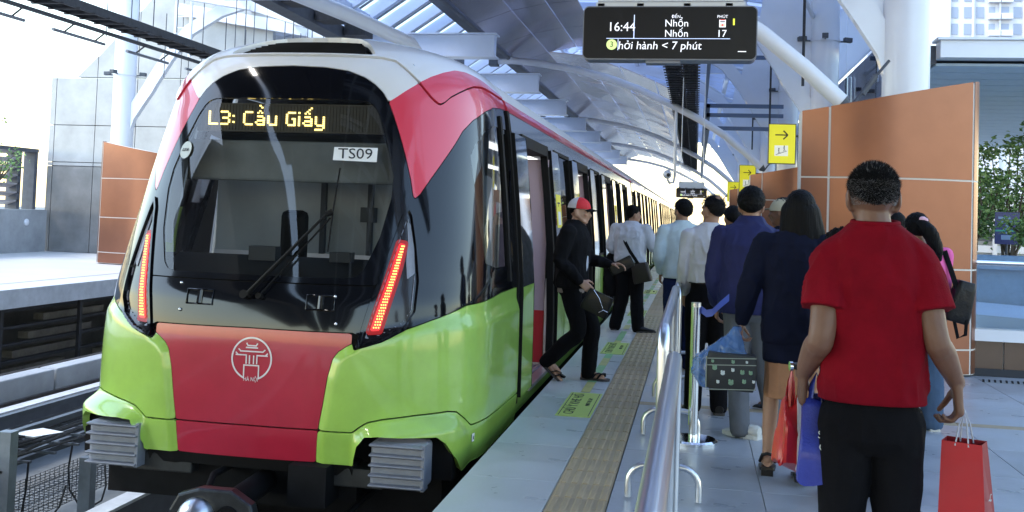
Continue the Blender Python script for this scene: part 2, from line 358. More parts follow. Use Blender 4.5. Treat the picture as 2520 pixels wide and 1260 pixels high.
patch('wiper_panel',lambda Q,Z: mn(mn(mn(blk(Q,Z)-.003,1.03-Z),-sd(LAMP,Q,Z)+.0),.93-np.abs(Q)),-1,1,.7,1.06,BLACKG,TR)
patch('mask_frame',lambda Q,Z: mn(mn(mn(mn(blk(Q,Z)-.003,Z-1.038),-sd(WS,Q,Z)),-sd(LAMP,Q,Z)),.93-np.abs(Q)+.03*(Z>1.45)+.05*(Z>1.58)),-1.05,1.05,1.0,2.52,BLACKG,TR)
patch('windscreen',lambda Q,Z: sd(WS,Q,Z)+.01,-1,1,1.0,2.3,GLASSW,TR,off=-.006,rim=0)
# vent louvre
patch('roof_vent',lambda Q,Z: sd(VENT,Q,Z)+.03,-1,1,2.6,2.8,BLACKM,TR,off=-.06,rim=0)
b=MB()
for k in range(5):
    z=2.675+k*.021
    pts=[tuple(hull(np.array([q]),np.array([z]),-.03,None)[0]) for q in np.linspace(-.62,.62,15)]
    b.tube(pts,[(.004,.02)]*15,6)
obj('vent_slat',b,DARK,TR)
# small stud on cowl, screws on wiper panel
b=MB()
for q,z in ((.55,.96),(.57,.79),(-.52,1.0),(-.5,.83),(1.03,2.55)):
    p=hull(np.array([q if q<1 else 1.0]),np.array([z]),.006,disp_default)[0]; b.ell(p,(.011,.007,.011),10,6)
obj('screw_head',b,CHROME,TR,60)
def hp(q,z,off=0): return Vector(hull(np.array([float(q)]),np.array([float(z)]),off,disp_default)[0])
# recessed hatches of wiper panel
for q0,q1 in ((-.46,-.27),(.37,.55)):
    b=MB(); pts=[hp(q0,.875,.006),hp(q1,.875,.006),hp(q1,.965,.006),hp(q0,.965,.006)]
    b.tube(pts+[pts[0]],.006,6); b2=MB(); b2.tube([hp((q0+q1)/2,.88,.004),hp((q0+q1)/2,.96,.004)],.02,6)
    h=obj('panel_hatch',b,BLACKG,TR,60); obj('hatch_lock',b2,LAMPB,h,60)
# wiper
b=MB(); a=hp(0,.94,.03); e=hp(.44,1.47,.05)
b.tube([a,a+Vector((0,-.03,.02)),e],[.018,.016,.009],8); b.tube([hp(.06,.94,.03),hp(.47,1.45,.045)],.007,6); b.tube([hp(-.04,.945,0),hp(-.04,.945,.05)],.028,12); b.tube([hp(.06,.94,0),hp(.06,.94,.045)],.02,12)
b.tube([e,hp(.48,1.49,.05)],.02,8)
wp=obj('wiper_arm',b,BLACKM,TR,60)
b=MB(); b.tube([hp(.49,1.79,.012),hp(.475,1.5,.014),hp(.47,1.24,.012)],.0055,6); obj('wiper_blade',b,DARK,wp)
# destination display
LEDON=mat('destination_led',(1,.8,.3),.4,emit=(1,.72,.20),es=1.1)
DISPB=mat('display_back',(.05,.05,.05),.5,nz=.2,nscale=60,emit=(.45,.42,.30),es=.008)
yd=6.70; x0,x1,z0_,z1_=-3.50,-2.09,2.055,2.235
dd=MB(); dd.box(x0-.01,x1+.01,yd,yd+.05,z0_-.01,z1_+.01); ds=obj('destination_display',dd,DISPB,TR)
FONT={'L':["1....","1....","1....","1....","1....","1....","11111"],'3':["1111.","....1","....1",".111.","....1","....1","1111."],':':[".",".","1",".",".","1","."],' ':["..","..","..","..","..","..",".."],
'C':[".1111","1....","1....","1....","1....","1....",".1111"],'a':[".....",".....",".111.","....1",".1111","1...1",".1111"],'u':[".....",".....","1...1","1...1","1...1","1...1",".1111"],
'G':[".1111","1....","1....","1..11","1...1","1...1",".1111"],'i':["1",".","1","1","1","1","1"],'y':[".....",".....","1...1","1...1","1...1","1...1",".1111","....1","1111."]}
PX=.0125; b=MB(); cx=x0+.08; zt=z1_-.045
acc={'A':[(1,2),(2,3),(3,2),(3,5),(2,6)],'B':[(1,2),(2,3),(3,2),(3,4),(4,5)]}
for ch,ac in (('L',0),('3',0),(':',0),(' ',0),('C',0),('a','A'),('u',0),(' ',0),('G',0),('i',0),('a','B'),('y',0)):
    rows=FONT[ch]
    for r_,row in enumerate(rows):
        for c_,v in enumerate(row):
            if v=='1': 
                for dx in ((0,),) : b.box(cx+c_*PX*1.15,cx+c_*PX*1.15+PX*1.0,yd-.012,yd-.004,zt-(r_+1)*PX*1.15,zt-(r_+1)*PX*1.15+PX*.95)
    if ac:
        for (c_,r_) in acc[ac]: b.box(cx+c_*PX*1.15,cx+c_*PX*1.15+PX*.9,yd-.012,yd-.004,zt+(r_-3.4)*PX*1.0,zt+(r_-3.4)*PX*1.0+PX*.8)
    cx+=(len(rows[0])+1.3)*PX*1.15
obj('led_text',b,LEDON,ds)
b=MB()
for k in range(58): b.box(x0+.02+k*.024,x0+.021+k*.024,yd-.004,yd-.001,z0_,z1_)
obj('display_grid',b,BLACKM,ds,kind='stuff')
# TS09 sign, round sticker
PAPER=mat('white_sign',(.8,.82,.84),.5,emit=(.8,.82,.85),es=.0); INK=mat('black_ink',(.015,.02,.03),.6)
b=MB(); p0=hp(.43,1.935,.004);p1=hp(.735,1.94,.004);p2=hp(.735,1.842,.004);p3=hp(.43,1.846,.004); b.add([p3,p2,p1,p0],[(0,1,2,3)])
sg=obj('number_plate',b,PAPER,TR); c=(p0+p1+p2+p3)/4; xx=(p1-p0); yy=p0-p3; nn=xx.cross(yy).normalized()
put_text('number_text','TS09',.105,basis(c+nn*.003,xx,yy),INK,sg,sx=1.08)
b=MB(); c=hp(-.765,1.895,.004); xx=(hp(-.72,1.895,.004)-hp(-.81,1.895,.004)).normalized(); yy=(hp(-.765,1.95,.004)-hp(-.765,1.84,.004)).normalized(); nn=xx.cross(yy)
b.add([c+xx*.055*math.cos(a)+yy*.065*math.sin(a) for a in np.linspace(0,2*PI,28,endpoint=False)],[tuple(range(28))])
st=obj('round_sticker',b,mat('sticker',(.55,.62,.62),.5,emit=(.5,.6,.6),es=0),TR); put_text('sticker_text','0206',.034,basis(c+nn*.003,xx,yy),INK,st)
# Hanoi emblem on red panel
EMB=mat('emblem_white',(.75,.70,.73),.4,coat=.5)
def on_red(u,v,off=.0035): return hp(.035+u,.548+v,off)
def ring(mb,ro,ri,a0,a1,n=60):
    vs=[];
    for i in range(n+1):
        a=a0+(a1-a0)*i/n; vs+=[on_red(ro*math.cos(a),ro*math.sin(a)),on_red(ri*math.cos(a),ri*math.sin(a))]
    mb.add(vs,[(2*i,2*i+1,2*i+3,2*i+2) for i in range(n)])
def strokes(mb,pts,w):
    for (a,b_) in zip(pts[:-1],pts[1:]):
        a=np.array(a,float);b_=np.array(b_,float);d_=(b_-a)/np.linalg.norm(b_-a);n_=np.array([-d_[1],d_[0]])*w/2; a=a-d_*w*.4;b_=b_+d_*w*.4
        for t in range(3):
            u=a+(b_-a)*t/3;v=a+(b_-a)*(t+1)/3
            mb.add([on_red(*(u-n_)),on_red(*(v-n_)),on_red(*(v+n_)),on_red(*(u+n_))],[(0,1,2,3)])
b=MB(); ro=.138; ring(b,ro,ro-.011,-PI/2+.36,1.5*PI-.36)
w=.0085
for s in (-1,1):
    strokes(b,[(0,.046),(s*.075,.046),(s*.088,.058)],w) ; strokes(b,[(s*.106,.036),(s*.092,.022),(s*.036,.022),(s*.036,-.03)],w)
    strokes(b,[(s*.014,.018),(s*.014,-.03)],w); strokes(b,[(0,-.042),(s*.05,-.042),(s*.05,-.118)],w); strokes(b,[(0,.083),(s*.028,.083),(s*.036,.096)],w); strokes(b,[(0,.07),(s*.038,.07)],w)
    strokes(b,[(s*.036,.022),(s*.106,.022)],w)
em=obj('city_emblem',b,EMB,TR)
put_text('emblem_text','HÀ NỘI',.036,basis(on_red(0,-.131,.005),on_red(.02,0)-on_red(-.02,0),on_red(0,.02)-on_red(0,-.02)),EMB,em,sx=.8)
# cab interior
CABG=mat('cab_grey',(.48,.50,.52),.6,nz=.1,nscale=3); CABD=mat('cab_dark',(.05,.055,.065),.55)
b=MB(); b.box(-3.95,-1.65,7.95,7.98,1.15,2.35); rear=obj('cab_wall',b,CABG,TR)
b=MB(); b.box(-3.02,-2.98,7.9,7.95,1.15,2.1); b.box(-2.62,-2.58,7.9,7.95,1.15,2.1); b.box(-3.7,-3.1,7.91,7.95,1.9,1.93); b.box(-2.66,-2.55,7.85,7.95,1.42,1.54); obj('cab_fitting',b,CABD,TR)
b=MB(); b.box(-3.62,-2.0,6.78,6.82,1.70,1.99); obj('sun_blind',b,mat('blind_grey',(.30,.32,.33),.7,nz=.15,nscale=5),TR,bevel=.02)
b=MB(); b.prism([(6.75,2.04),(7.9,2.3),(7.9,1.9),(6.82,2.02)],-3.45,-2.15,lambda u,v,d:(d,u,v)); obj('cab_ceiling_box',b,CABD,TR)
b=MB(); b.prism([(6.45,1.03),(6.9,1.17),(7.1,1.12),(7.1,.9),(6.45,.9)],-3.7,-1.9,lambda u,v,d:(d,u,v)); b.box(-2.5,-2.35,6.75,6.85,1.15,1.22); b.box(-3.1,-2.9,6.75,6.85,1.14,1.24); obj('cab_console',b,CABD,TR)
b=MB(); b.box(-3.12,-2.90,7.3,7.4,1.1,1.50); obj('driver_seat',b,BLACKM,TR,bevel=.06)
b=MB(); b.box(-3.9,-1.7,7.0,7.98,.88,.9); obj('cab_floor',b,CABD,TR)
# anti-climbers
def bumper(xa,xb,y0):
    b=MB(); b.box(xa,xb,y0+.03,y0+.22,-.20,.075)
    o=obj('anti_climber',b,GREYB,TR,bevel=.02)
    for k in range(5):
        z=.062-k*.062; c=MB(); c.prism([(y0+.03,z-.022),(y0-.02,z-.005),(y0-.02,z+.005),(y0+.03,z+.008)],xa+.004,xb-.004,lambda u,v,d:(d,u,v)); obj('rib',c,GREYB,o,bevel=.004)
    c=MB(); c.box(xb-.02,xb+.005,y0+.0,y0+.1,-.205,.079); obj('side_plate',c,GREYB,o,bevel=.005)
bumper(-1.965,-1.61,6.15); bumper(-3.90,-3.535,6.15)
# housings behind arches
b=MB(); b.box(-4.0,-1.6,6.6,8.0,-.5,.1); b.box(-3.3,-2.1,6.35,6.6,-.35,-.1); b.box(-4.1,-1.5,6.45,8.2,-.2,.1); obj('underframe',b,DARK,TR)
b=MB()
for x in (-3.45,-2.15): b.box(x-.25,x+.25,6.25,6.75,-.24,-.12)
b.box(-3.75,-3.3,6.3,6.7,-.2,-.1)
obj('frame_beam',b,mat('worn_grey_steel',(.045,.048,.052),.6,metal=.4,nz=.4,nscale=9),TR,bevel=.01)
# coupler
b=MB(); pl=[(.25*math.cos(a)*(1 if abs(math.cos(a))<.9 else .95),.22*math.sin(a)) for a in np.linspace(0,2*PI,20,endpoint=False)]
pl=[(-.23,-.2),(-.25,.04),(-.2,.13),(-.08,.17),(.1,.17),(.22,.1),(.26,-.02),(.25,-.25),(-.2,-.25)]
CPX,CPZ,CPY=-2.72,-.29,5.58
b.prism(pl,CPY,CPY+.09,lambda u,v,d:(CPX+u*1.08,d,CPZ-.02+v*1.05)); cp=obj('coupler',b,mat('coupler_iron',(.05,.055,.065),.35,metal=.7,nz=.4,nscale=14),TR,bevel=.015)
b=MB(); b.tube([(CPX-.09,CPY,CPZ),(CPX-.09,CPY-.05,CPZ),(CPX-.09,CPY-.10,CPZ),(CPX-.09,CPY-.12,CPZ)],[.11,.10,.06,.01],20); obj('coupler_cone',b,STEEL,cp,50)
b=MB(); b.tube([(CPX+.10,CPY,CPZ),(CPX+.10,CPY-.012,CPZ)],[.075,.07],20); b.tube([(CPX-.18,CPY-.02,CPZ-.12),(CPX+.2,CPY-.02,CPZ-.05)],.02,8); obj('coupler_pocket',b,DARK,cp,50)
b=MB(); b.tube([(CPX,CPY+.09,CPZ),(CPX,6.9,CPZ+.05)],.075,14); b.tube([(CPX-.2,CPY+.3,CPZ),(CPX-.25,6.1,CPZ+.1),(CPX-.25,6.4,CPZ+.1)],.022,8)
b.tube([(CPX+.2,CPY+.3,CPZ-.1),(CPX+.6,6.2,CPZ-.12),(CPX+.7,6.7,CPZ)],.02,8); b.box(CPX+.25,CPX+.5,6.1,6.5,CPZ-.05,CPZ+.2)
obj('coupler_shaft',b,DARK,cp,50)
# bogie + wheels
b=MB(); b.box(-3.75,-1.85,8.6,11.2,-.95,-.35); b.box(-3.9,-3.6,8.2,11.6,-.8,-.5); b.box(-2.0,-1.7,8.2,11.6,-.8,-.5)
b.tube([(-3.6,7.3,-.7),(-2,7.3,-.7)],.08,10); b.box(-3.6,-3.4,6.9,7.3,-.95,-.3); b.box(-2.2,-2.0,6.9,7.3,-.95,-.3)
obj('bogie',b,DARK,TR)
for x in (-3.53,-2.07):
    for y in (8.8,11.0):
        b=MB(); b.tube([(x-.06,y,-.69),(x+.06,y,-.69)],.41,28); obj('wheel',b,DARK,TR,40)
# small sticker on fender
b=MB(); b.add([hp(1.60,-.005,.006),hp(1.645,-.005,.006),hp(1.645,.05,.006),hp(1.60,.05,.006)],[(0,1,2,3)]); fs=obj('jack_point_sticker',b,PAPER,TR)
b=MB(); b.add([hp(1.615,.01,.009),hp(1.633,.01,.009),hp(1.628,.035,.009),hp(1.618,.028,.009)],[(0,1,2,3)]); obj('sticker_mark',b,INK,fs)
# ---- carriages ----
def Wz(z): return float(pch(z,ZK,WK))
def strip(mb,y0,y1,zs,off=0,th=.02,side=1):
    zs=list(zs); n=len(zs); vs=[]
    for y in (y0,y1):
        for o_ in (off,off-th):
            vs+=[(XC+side*(Wz(z)+o_),y,z) for z in zs]
    f=[]
    for j in range(n-1):
        f+=[(j,j+1,2*n+j+1,2*n+j),(n+j,3*n+j,3*n+j+1,n+j+1),(j,n+j,n+j+1,j+1),(2*n+j,2*n+j+1,3*n+j+1,3*n+j)]
    f+=[(0,2*n,3*n,n),(n-1,2*n-1,4*n-1,3*n-1)]
    mb.add(vs,f)
ZB=[-.12,0,.3,.6,.93]; ZW=[.932,1.2,1.6,1.9,2.22]; ZU=[2.222,2.3,2.38]; ZR=[2.382,2.42,2.475]
ROOFP=[(2.477,0),(2.55,0),(2.63,0),(2.72,0),(2.75,0)]
LILAC=mat('interior_lilac',(.55,.42,.50),.5); INTW=mat('interior_white',(.6,.62,.64),.5); INTR=mat('interior_red',(.6,.03,.04),.4)
FLOORT=mat('train_floor',(.22,.20,.24),.5); ROOFG=mat('train_roof',(.5,.5,.52),.6)
YEL=mat('notice_yellow',(.80,.70,.03),.45); SILL=mat('sill_aluminium',(.5,.5,.53),.35,metal=.8)
def car(y0,y1,first):
    c=thing('tmp','','') ; c.name='carriage'; del c['label']; del c['category']; c.parent=TR
    opens=[];wins=[]
    p=3.95; s=8.95 if first else y0+1.35
    while s+1.5<y1-.6:
        opens.append((s,s+1.40)); 
        if s+3.3<y1-.6: wins.append((s+2.05,s+3.27))
        s+=p
    cuts=sorted([(a,b_,'d') for a,b_ in opens]+[(a,b_,'w') for a,b_ in wins])
    u=MB();r_=MB();y=y0
    def seg(n,m,*a,sm=60,**k):
        q=MB(); strip(q,*a,**k); return obj(n,q,m,c,sm)
    BG=MATS['band_grey']; FZ=[.02,.5,1.2,1.7,2.24]
    for a,b_,t in cuts:
        seg('lower_body',GREEN,y,a-.001,ZB); seg('window_band',BG,y,a-.001,ZW)
        if t=='w':
            seg('lower_body',GREEN,a,b_-.001,ZB); gq=seg('window',GLASSD,a+.03,b_-.03,[.97,1.2,1.6,1.9,2.2],-.008,.008)
            q=MB(); strip(q,a-.03,a+.03,[.93,1.5,2.24],.012,.04); strip(q,b_-.03,b_+.03,[.93,1.5,2.24],.012,.04); strip(q,a+.02,b_-.02,[2.2,2.238],.011,.03); strip(q,a+.02,b_-.02,[.935,.97],.011,.03); obj('window_frame',q,BLACKM,c)
        else:
            q=MB(); strip(q,a-.10,a+.02,FZ,.016,.07); strip(q,b_-.02,b_+.10,FZ,.016,.07); strip(q,a+.01,b_-.01,[2.13,2.238],.015,.25); obj('door_frame',q,BLACKM,c)
            seg('sill_panel',GREEN,a,b_-.001,[-.12,-.01])
        y=b_
    seg('lower_body',GREEN,y,y1,ZB); seg('window_band',BG,y,y1,ZW); strip(u,y0,y1,ZU); obj('upper_body',u,SILVER,c,60)
    strip(r_,y0,y1,ZR,.006); obj('red_stripe',r_,FLASH,c,60)
    rf=MB(); prof=[(XC+sd_*Wz(z),z) for sd_ in (1,) for z in (2.477,2.54,2.6,2.66)]+[(XC+.8,2.70),(XC,2.74),(XC-.8,2.70)]+[(XC-Wz(z),z) for z in (2.66,2.6,2.54,2.477)]
    rf.prism(prof,y0,y1,lambda u_,v,d:(u_,d,v)); obj('roof',rf,ROOFG,c,50)
    l=MB(); strip(l,y0,y1,ZB+[1.6,2.2,2.47],side=-1); obj('far_side',l,INTW,c)
    fl=MB(); fl.box(XC-1.33,XC+1.33,y0,y1,-.12,-.002); obj('car_floor',fl,FLOORT,c)
    ce=MB(); ce.box(XC-1.1,XC+1.1,y0,y1,2.3,2.32); obj('car_ceiling',ce,INTW,c)
    ce=MB(); ce.box(XC+.45,XC+.6,y0+.3,y1-.3,2.27,2.295); ce.box(XC-.6,XC-.45,y0+.3,y1-.3,2.27,2.295); obj('ceiling_light',ce,TLIGHT,c,kind='stuff')
    un=MB(); un.box(XC-1.2,XC+1.2,y0+.5,y1-.3,-.9,-.121); obj('equipment_box',un,DARK,c)
    for i,(a,b_) in enumerate(opens):
        for (p0,p1) in ((a-.66,a-.10),(b_+.10,b_+.66)):
            if p1-p0<.1 or i>6: continue
            q=MB(); strip(q,p0,p1,[.03,.5,.93],.045,.03); lf=obj('door_leaf',q,GREEN,c,60)
            # keep as part: upper glass joined through materials
            q2=MB(); strip(q2,p0,p1,[.932,1.2,1.6,2.0,2.2],.045,.03); obj('door_glass',q2,MATS['band_mirror'],c,60)
            q3=MB(); strip(q3,p0-.012,p0,[.03,.9,1.6,2.2],.048,.036); strip(q3,p1,p1+.012,[.03,.9,1.6,2.2],.048,.036); obj('door_seal',q3,BLACKM,c)
        t=MB(); t.box(XC+1.30,XC+1.395,a,b_,-.03,.004)
        for k in range(5): t.box(XC+1.05+k*.05,XC+1.07+k*.05,a,b_,-.002,.006)
        obj('door_sill',t,SILL,c)
        # draught screens
        if i<3 or not first:
            q=MB(); q.box(XC+.80,XC+1.29,b_+.03,b_+.06,.55,2.1); obj('draught_screen',q,LILAC,c)
            q=MB(); q.box(XC+.80,XC+1.29,b_+.03,b_+.07,.02,.55); obj('screen_base',q,INTR,c)
            q=MB(); q.tube([(XC+.79,b_,.02),(XC+.79,b_,2.2)],.018,8); obj('grab_pole',q,STEEL,c,60)
        if first and i in (0,2):
            q=MB(); strip(q,b_+.20,b_+.56,[1.40,1.75],.0475,.002); yn=obj('yellow_notice',q,YEL,c)
            for (zz,hh) in ((1.66,.016),(1.645,.05)):
                q=MB(); strip(q,b_+.28 if hh<.03 else b_+.35,b_+.47 if hh<.03 else b_+.37,[zz-hh/2,zz+hh/2],.0495,.002); obj('notice_mark',q,INK,c)
            q=MB(); strip(q,b_+.28,b_+.48,[1.43,1.57],.0490,.002); obj('notice_panel',q,PAPER,c)
    return c
mat('band_grey',(.055,.06,.07),.16,coat=1,nz=.15,nscale=2); mat('band_mirror',(.36,.38,.41),.06,metal=.85,coat=.5)
# black joint bar between cab and saloon
b=MB(); strip(b,8.22,8.31,[-.02,.5,1,1.6,2.2,2.38],.018,.06); obj('joint_post',b,BLACKM,TR)
b=MB(); strip(b,7.86,7.93,[1.0,1.6,2.2,2.30],.016,.04); obj('cab_window_post',b,BLACKM,TR)
y=8.31; first=True
for L in (16.1,18.6,18.6,18.6):
    car(y,y+L,first); 
    if L!=18.6 or True:
        b=MB(); b.box(XC-1.1,XC+1.1,y+L,y+L+.35,-.1,2.4); obj('gangway',b,BLACKM,TR)
    y+=L+.35; first=False
b=MB(); b.box(-1.55,-1.5,y-.4,y-.35,1.5,1.75); obj('tail_lamp',b,REDL,TR)
# ================= SETTING =================
CXS=-6.05
mx=lambda x:2*CXS-x
def tilemat(name,c,var=.14,rough=.33,nz=.22,coat=0,bump=.1):
    m=mat(name,c,rough,coat=coat,nz=nz,nscale=2.2,bump=bump,bscale=30,rvar=.1); n=m.node_tree.nodes;l=m.node_tree.links;b=n['Principled BSDF']
    src=b.inputs['Base Color'].links[0].from_socket
    oi=n.new('ShaderNodeObjectInfo'); mr=n.new('ShaderNodeMapRange'); mr.inputs[3].default_value=1-var; mr.inputs[4].default_value=1+var*.5; l.new(oi.outputs['Random'],mr.inputs[0])
    mm=n.new('ShaderNodeVectorMath'); mm.operation='SCALE'; l.new(src,mm.inputs[0]); l.new(mr.outputs[0],mm.inputs['Scale']); l.new(mm.outputs[0],b.inputs['Base Color']); return m
CONC=mat('concrete',(.36,.38,.40),.8,nz=.25,nscale=1.5,bump=.3,bscale=25)
CONCD=mat('concrete_dark',(.14,.15,.16),.85,nz=.35,nscale=3,bump=.3)
TILE=tilemat('floor_tile',(.38,.40,.435)); TILEL=tilemat('edge_slab',(.52,.55,.56),nz=.12)
TACT=tilemat('tactile_tan',(.42,.325,.20),rough=.6,var=.10)
GROUND=mat('ground_far',(.20,.21,.20),.9,nz=.2,nscale=.05)
PBLUE=mat('steel_pale_blue',(.60,.68,.84),.4,coat=.3,nz=.08,nscale=1.2)
PWHITE=mat('steel_white',(.74,.77,.83),.42,coat=.4,nz=.06,nscale=1.2)
PDARK=mat('steel_grey',(.075,.085,.105),.5,nz=.3,nscale=5)
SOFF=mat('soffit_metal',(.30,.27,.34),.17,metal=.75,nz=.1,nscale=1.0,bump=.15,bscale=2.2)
ORANGE=mat('orange_panel',(.27,.115,.068),.32,metal=.6,coat=.1,coatr=.25,nz=.07,nscale=5,bump=.03,bscale=180)
JOINTW=mat('joint_white',(.70,.68,.64),.5)
CABLE=mat('cable_black',(.03,.03,.035),.6,nz=.5,nscale=12)
b=MB(); b.box(-900,900,-400,1500,-12.4,-12); struct('ground',b,GROUND)
# near platform
b=MB(); b.box(-1.283,4.6,-8,95,-.55,-.016); b.box(-1.0,4.6,-8,95,-1.75,-.55); plat=struct('platform_floor',b,mat('joint_dark',(.16,.18,.20),.8))
def slab(x0,x1,y0,y1,m,name,parent,g=.0022,h=.014,z=0,cache={}):
    key=(round(x1-x0,3),round(y1-y0,3),m.name,h)
    if key not in cache:
        q=MB(); w=(x1-x0)/2-g; d=(y1-y0)/2-g; c=.0015
        q.add([(-w,-d,-h),(w,-d,-h),(w,d,-h),(-w,d,-h),(-w,-d,-c),(w,-d,-c),(w,d,-c),(-w,d,-c),(-w+c,-d+c,0),(w-c,-d+c,0),(w-c,d-c,0),(-w+c,d-c,0)],
          [(0,1,5,4),(1,2,6,5),(2,3,7,6),(3,0,4,7),(4,5,9,8),(5,6,10,9),(6,7,11,10),(7,4,8,11),(8,9,10,11)])
        cache[key]=q.mesh(name,m)
    o=link(bpy.data.objects.new(name,cache[key]),parent); o.location=((x0+x1)/2,(y0+y1)/2,z); return o
def tact_mesh():
    q=MB(); w=.15-.0015
    q.box(-w,w,-w,w,-.014,-.002)
    for k in range(5):
        x=-.12+k*.06; q.add([(x-.018,-.14,-.002),(x-.011,-.14,.003),(x+.011,-.14,.003),(x+.018,-.14,-.002),(x-.018,.14,-.002),(x-.011,.14,.003),(x+.011,.14,.003),(x+.018,.14,-.002)],[(0,1,2,3),(4,7,6,5),(0,4,5,1),(1,5,6,2),(2,6,7,3)])
    return q.mesh('tactile_tile',TACT)
TM=tact_mesh()
y=1.67
k=0
while y<16:
    for x in (-.74+.15,): 
        o=link(bpy.data.objects.new('tactile_tile',TM),plat); o.location=(x+.008,y+.15,0); o.scale=(1.05,1,1)
    y+=.30
TY=y
q=MB()
def rib_stuff(q,y0,y1):
    q.box(-.74,-.425,y0,y1,-.014,-.002)
    for k in range(5):
        x=-.585+(-.12+k*.06)*1.05; q.box(x-.015,x+.015,y0,y1,-.002,.003)
rib_stuff(q,TY,94); rib_stuff(q,-6,1.67); obj('tactile_paving',q,TACT,plat,kind='stuff')
y=-.43
while y<15.5:
    slab(-1.283,-.74,y,y+.9,TILEL,'edge_slab',plat); y+=.9
ye=y
q=MB()
while y<94: q.box(-1.281,-.742,y+.003,y+.897,-.014,0); y+=.9
y=-6
while y<-.5: q.box(-1.281,-.742,y+.003,min(y+.897,-.434),-.014,0); y+=.9
obj('edge_paving',q,TILEL,plat,kind='stuff')
rows=[8.5-.83*k for k in range(9,0,-1)]; n=0
ys=[1.03+.83*k for k in range(9)]  # up to 8.5
ys=[8.5-.83*k for k in range(9,-1,-1)]+[8.64+.83*k for k in range(0,10)]
for a,b_ in zip(ys[:-1],ys[1:]):
    if b_-a<.2: 
        for k in range(6): slab(-.42+.83*k,-.42+.83*(k+1),a,b_,TACT,'guide_tile',plat)
        continue
    for k in range(6): slab(-.42+.83*k,-.42+.83*(k+1),a,b_,TILE,'floor_tile',plat)
q=MB(); y=ys[-1]
while y<93:
    for k in range(6): q.box(-.42+.83*k+.003,-.42+.83*(k+1)-.003,y+.003,y+.827,-.014,0)
    y+=.83
y=1.03
while y>-6:
    for k in range(6): q.box(-.42+.83*k+.003,-.42+.83*(k+1)-.003,y-.827,y-.003,-.014,0)
    y-=.83
obj('floor_paving',q,TILE,plat,kind='stuff')
# floor stripes and stickers (flat print on the floor)
YG=mat('sticker_yellow_green',(.50,.60,.16),.5); YG2=mat('line_green',(.26,.50,.24),.5,nz=.2,nscale=6); YG3=mat('line_yellow',(.52,.50,.20),.5,nz=.2,nscale=6)
def sheet(x0,x1,y0,y1,z,m,name,parent=None):
    q=MB(); q.box(x0,x1,y0,y1,z-.002,z); return obj(name,q,m,parent)
n=0; y=8.90
while y<70:
    L=.55; m_=(YG3,YG2,YG2)[n%3]; sheet(-.945,-.865,y,y+L,.0035,m_,'floor_line_piece',plat) if n<40 else None; y+=L+ (.0 if n<8 else .25); n+=1
for (yc,big) in ((8.32,1),(12.0,0),(16.6,0),(21.5,0)):
    s=thing('warning_sticker',{8.32:'nearest yellow green warning sticker with black lettering on the platform edge slabs',12.0:'second yellow green warning sticker, by the foot of the man with the shoulder bag'}.get(yc,'small distant yellow green warning sticker further along the platform edge' if yc<20 else 'farthest small yellow green warning sticker on the platform edge'),'sticker',(-.885,yc,.0045),'warning stickers along the platform edge')
    q=MB(); q.box(-.135,.135,-.53,.53,-.004,0); obj('backing',q,YG,s)
    X_=(0,1,0);Y_=(-1,0,0)
    put_text('warning_text','CHÚ Ý KHE HỞ',.115,basis((-.045,0,.001),X_,Y_),INK,s,sx=1.12); put_text('warning_subtext','MIND THE GAP',.05,basis((.065,.1,.001),X_,Y_),INK,s)
    for xx in (-.118,.112):
        q=MB(); q.box(xx,xx+.006,-.5,.5,0,.001); obj('border_line',q,INK,s)
# track bed
b=MB(); b.box(-11.0,-1.0,-8,95,-2.1,-1.75); struct('track_bed',b,mat('bed_concrete',(.20,.215,.22),.85,nz=.35,nscale=1.3))
b=MB()
for c in (XC,mx(XC)):
    for s in (-.72,.72): b.box(c+s-.25,c+s+.25,-8,95,-1.75,-1.35)
struct('rail_plinth',b,CONCD)
RAIL=mat('rail_steel',(.20,.18,.17),.35,metal=.8,nz=.3,nscale=8)
for c,l in ((XC,'near track under the train'),(mx(XC),'far track')):
    for s in (-.72,.72):
        b=MB(); b.prism([(-.07,-1.33),(.07,-1.33),(.015,-1.29),(.015,-1.17),(.035,-1.15),(.035,-1.10),(-.035,-1.10),(-.035,-1.15),(-.015,-1.17),(-.015,-1.29)],-8,95,lambda u,v,d,c=c,s=s:(c+s+u,d,v))
        one('rail','steel running rail of the %s, %s side'%(l,'left' if s<0 else 'right'),'rail',b,RAIL,'running rails')
GB=mat('guard_top',(.55,.57,.60),.6,nz=.2,nscale=5)
def guard(x,w,z0,z1,lab,ytop=95):
    t=thing('guard_beam',lab,'beam',(x,0,z0)); 
    q=MB(); q.box(-w/2,w/2,-8,ytop,0,z1-z0-.03); obj('web',q,PDARK,t); q=MB(); q.box(-w/2-.01,w/2+.01,-8,ytop,z1-z0-.028,z1-z0); obj('cap',q,GB,t); return t
guard(-4.88,.16,-1.45,-1.09,'pale topped dark beam running beside the near track below the left bumper')
guard(-8.25,.16,-1.4,-1.08,'long pale topped beam beside the far track, below the concrete upstand')
q=MB()
y=2.
t=thing('concrete_upstand','low blue-grey concrete upstand in long blocks beside the far track','kerb',(-8.75,0,-1.75))
while y<60:
    q=MB(); q.box(-.14,.14,y,y+3.55,0,.93); obj('upstand_block',q,CONC,t,bevel=.02); y+=3.6
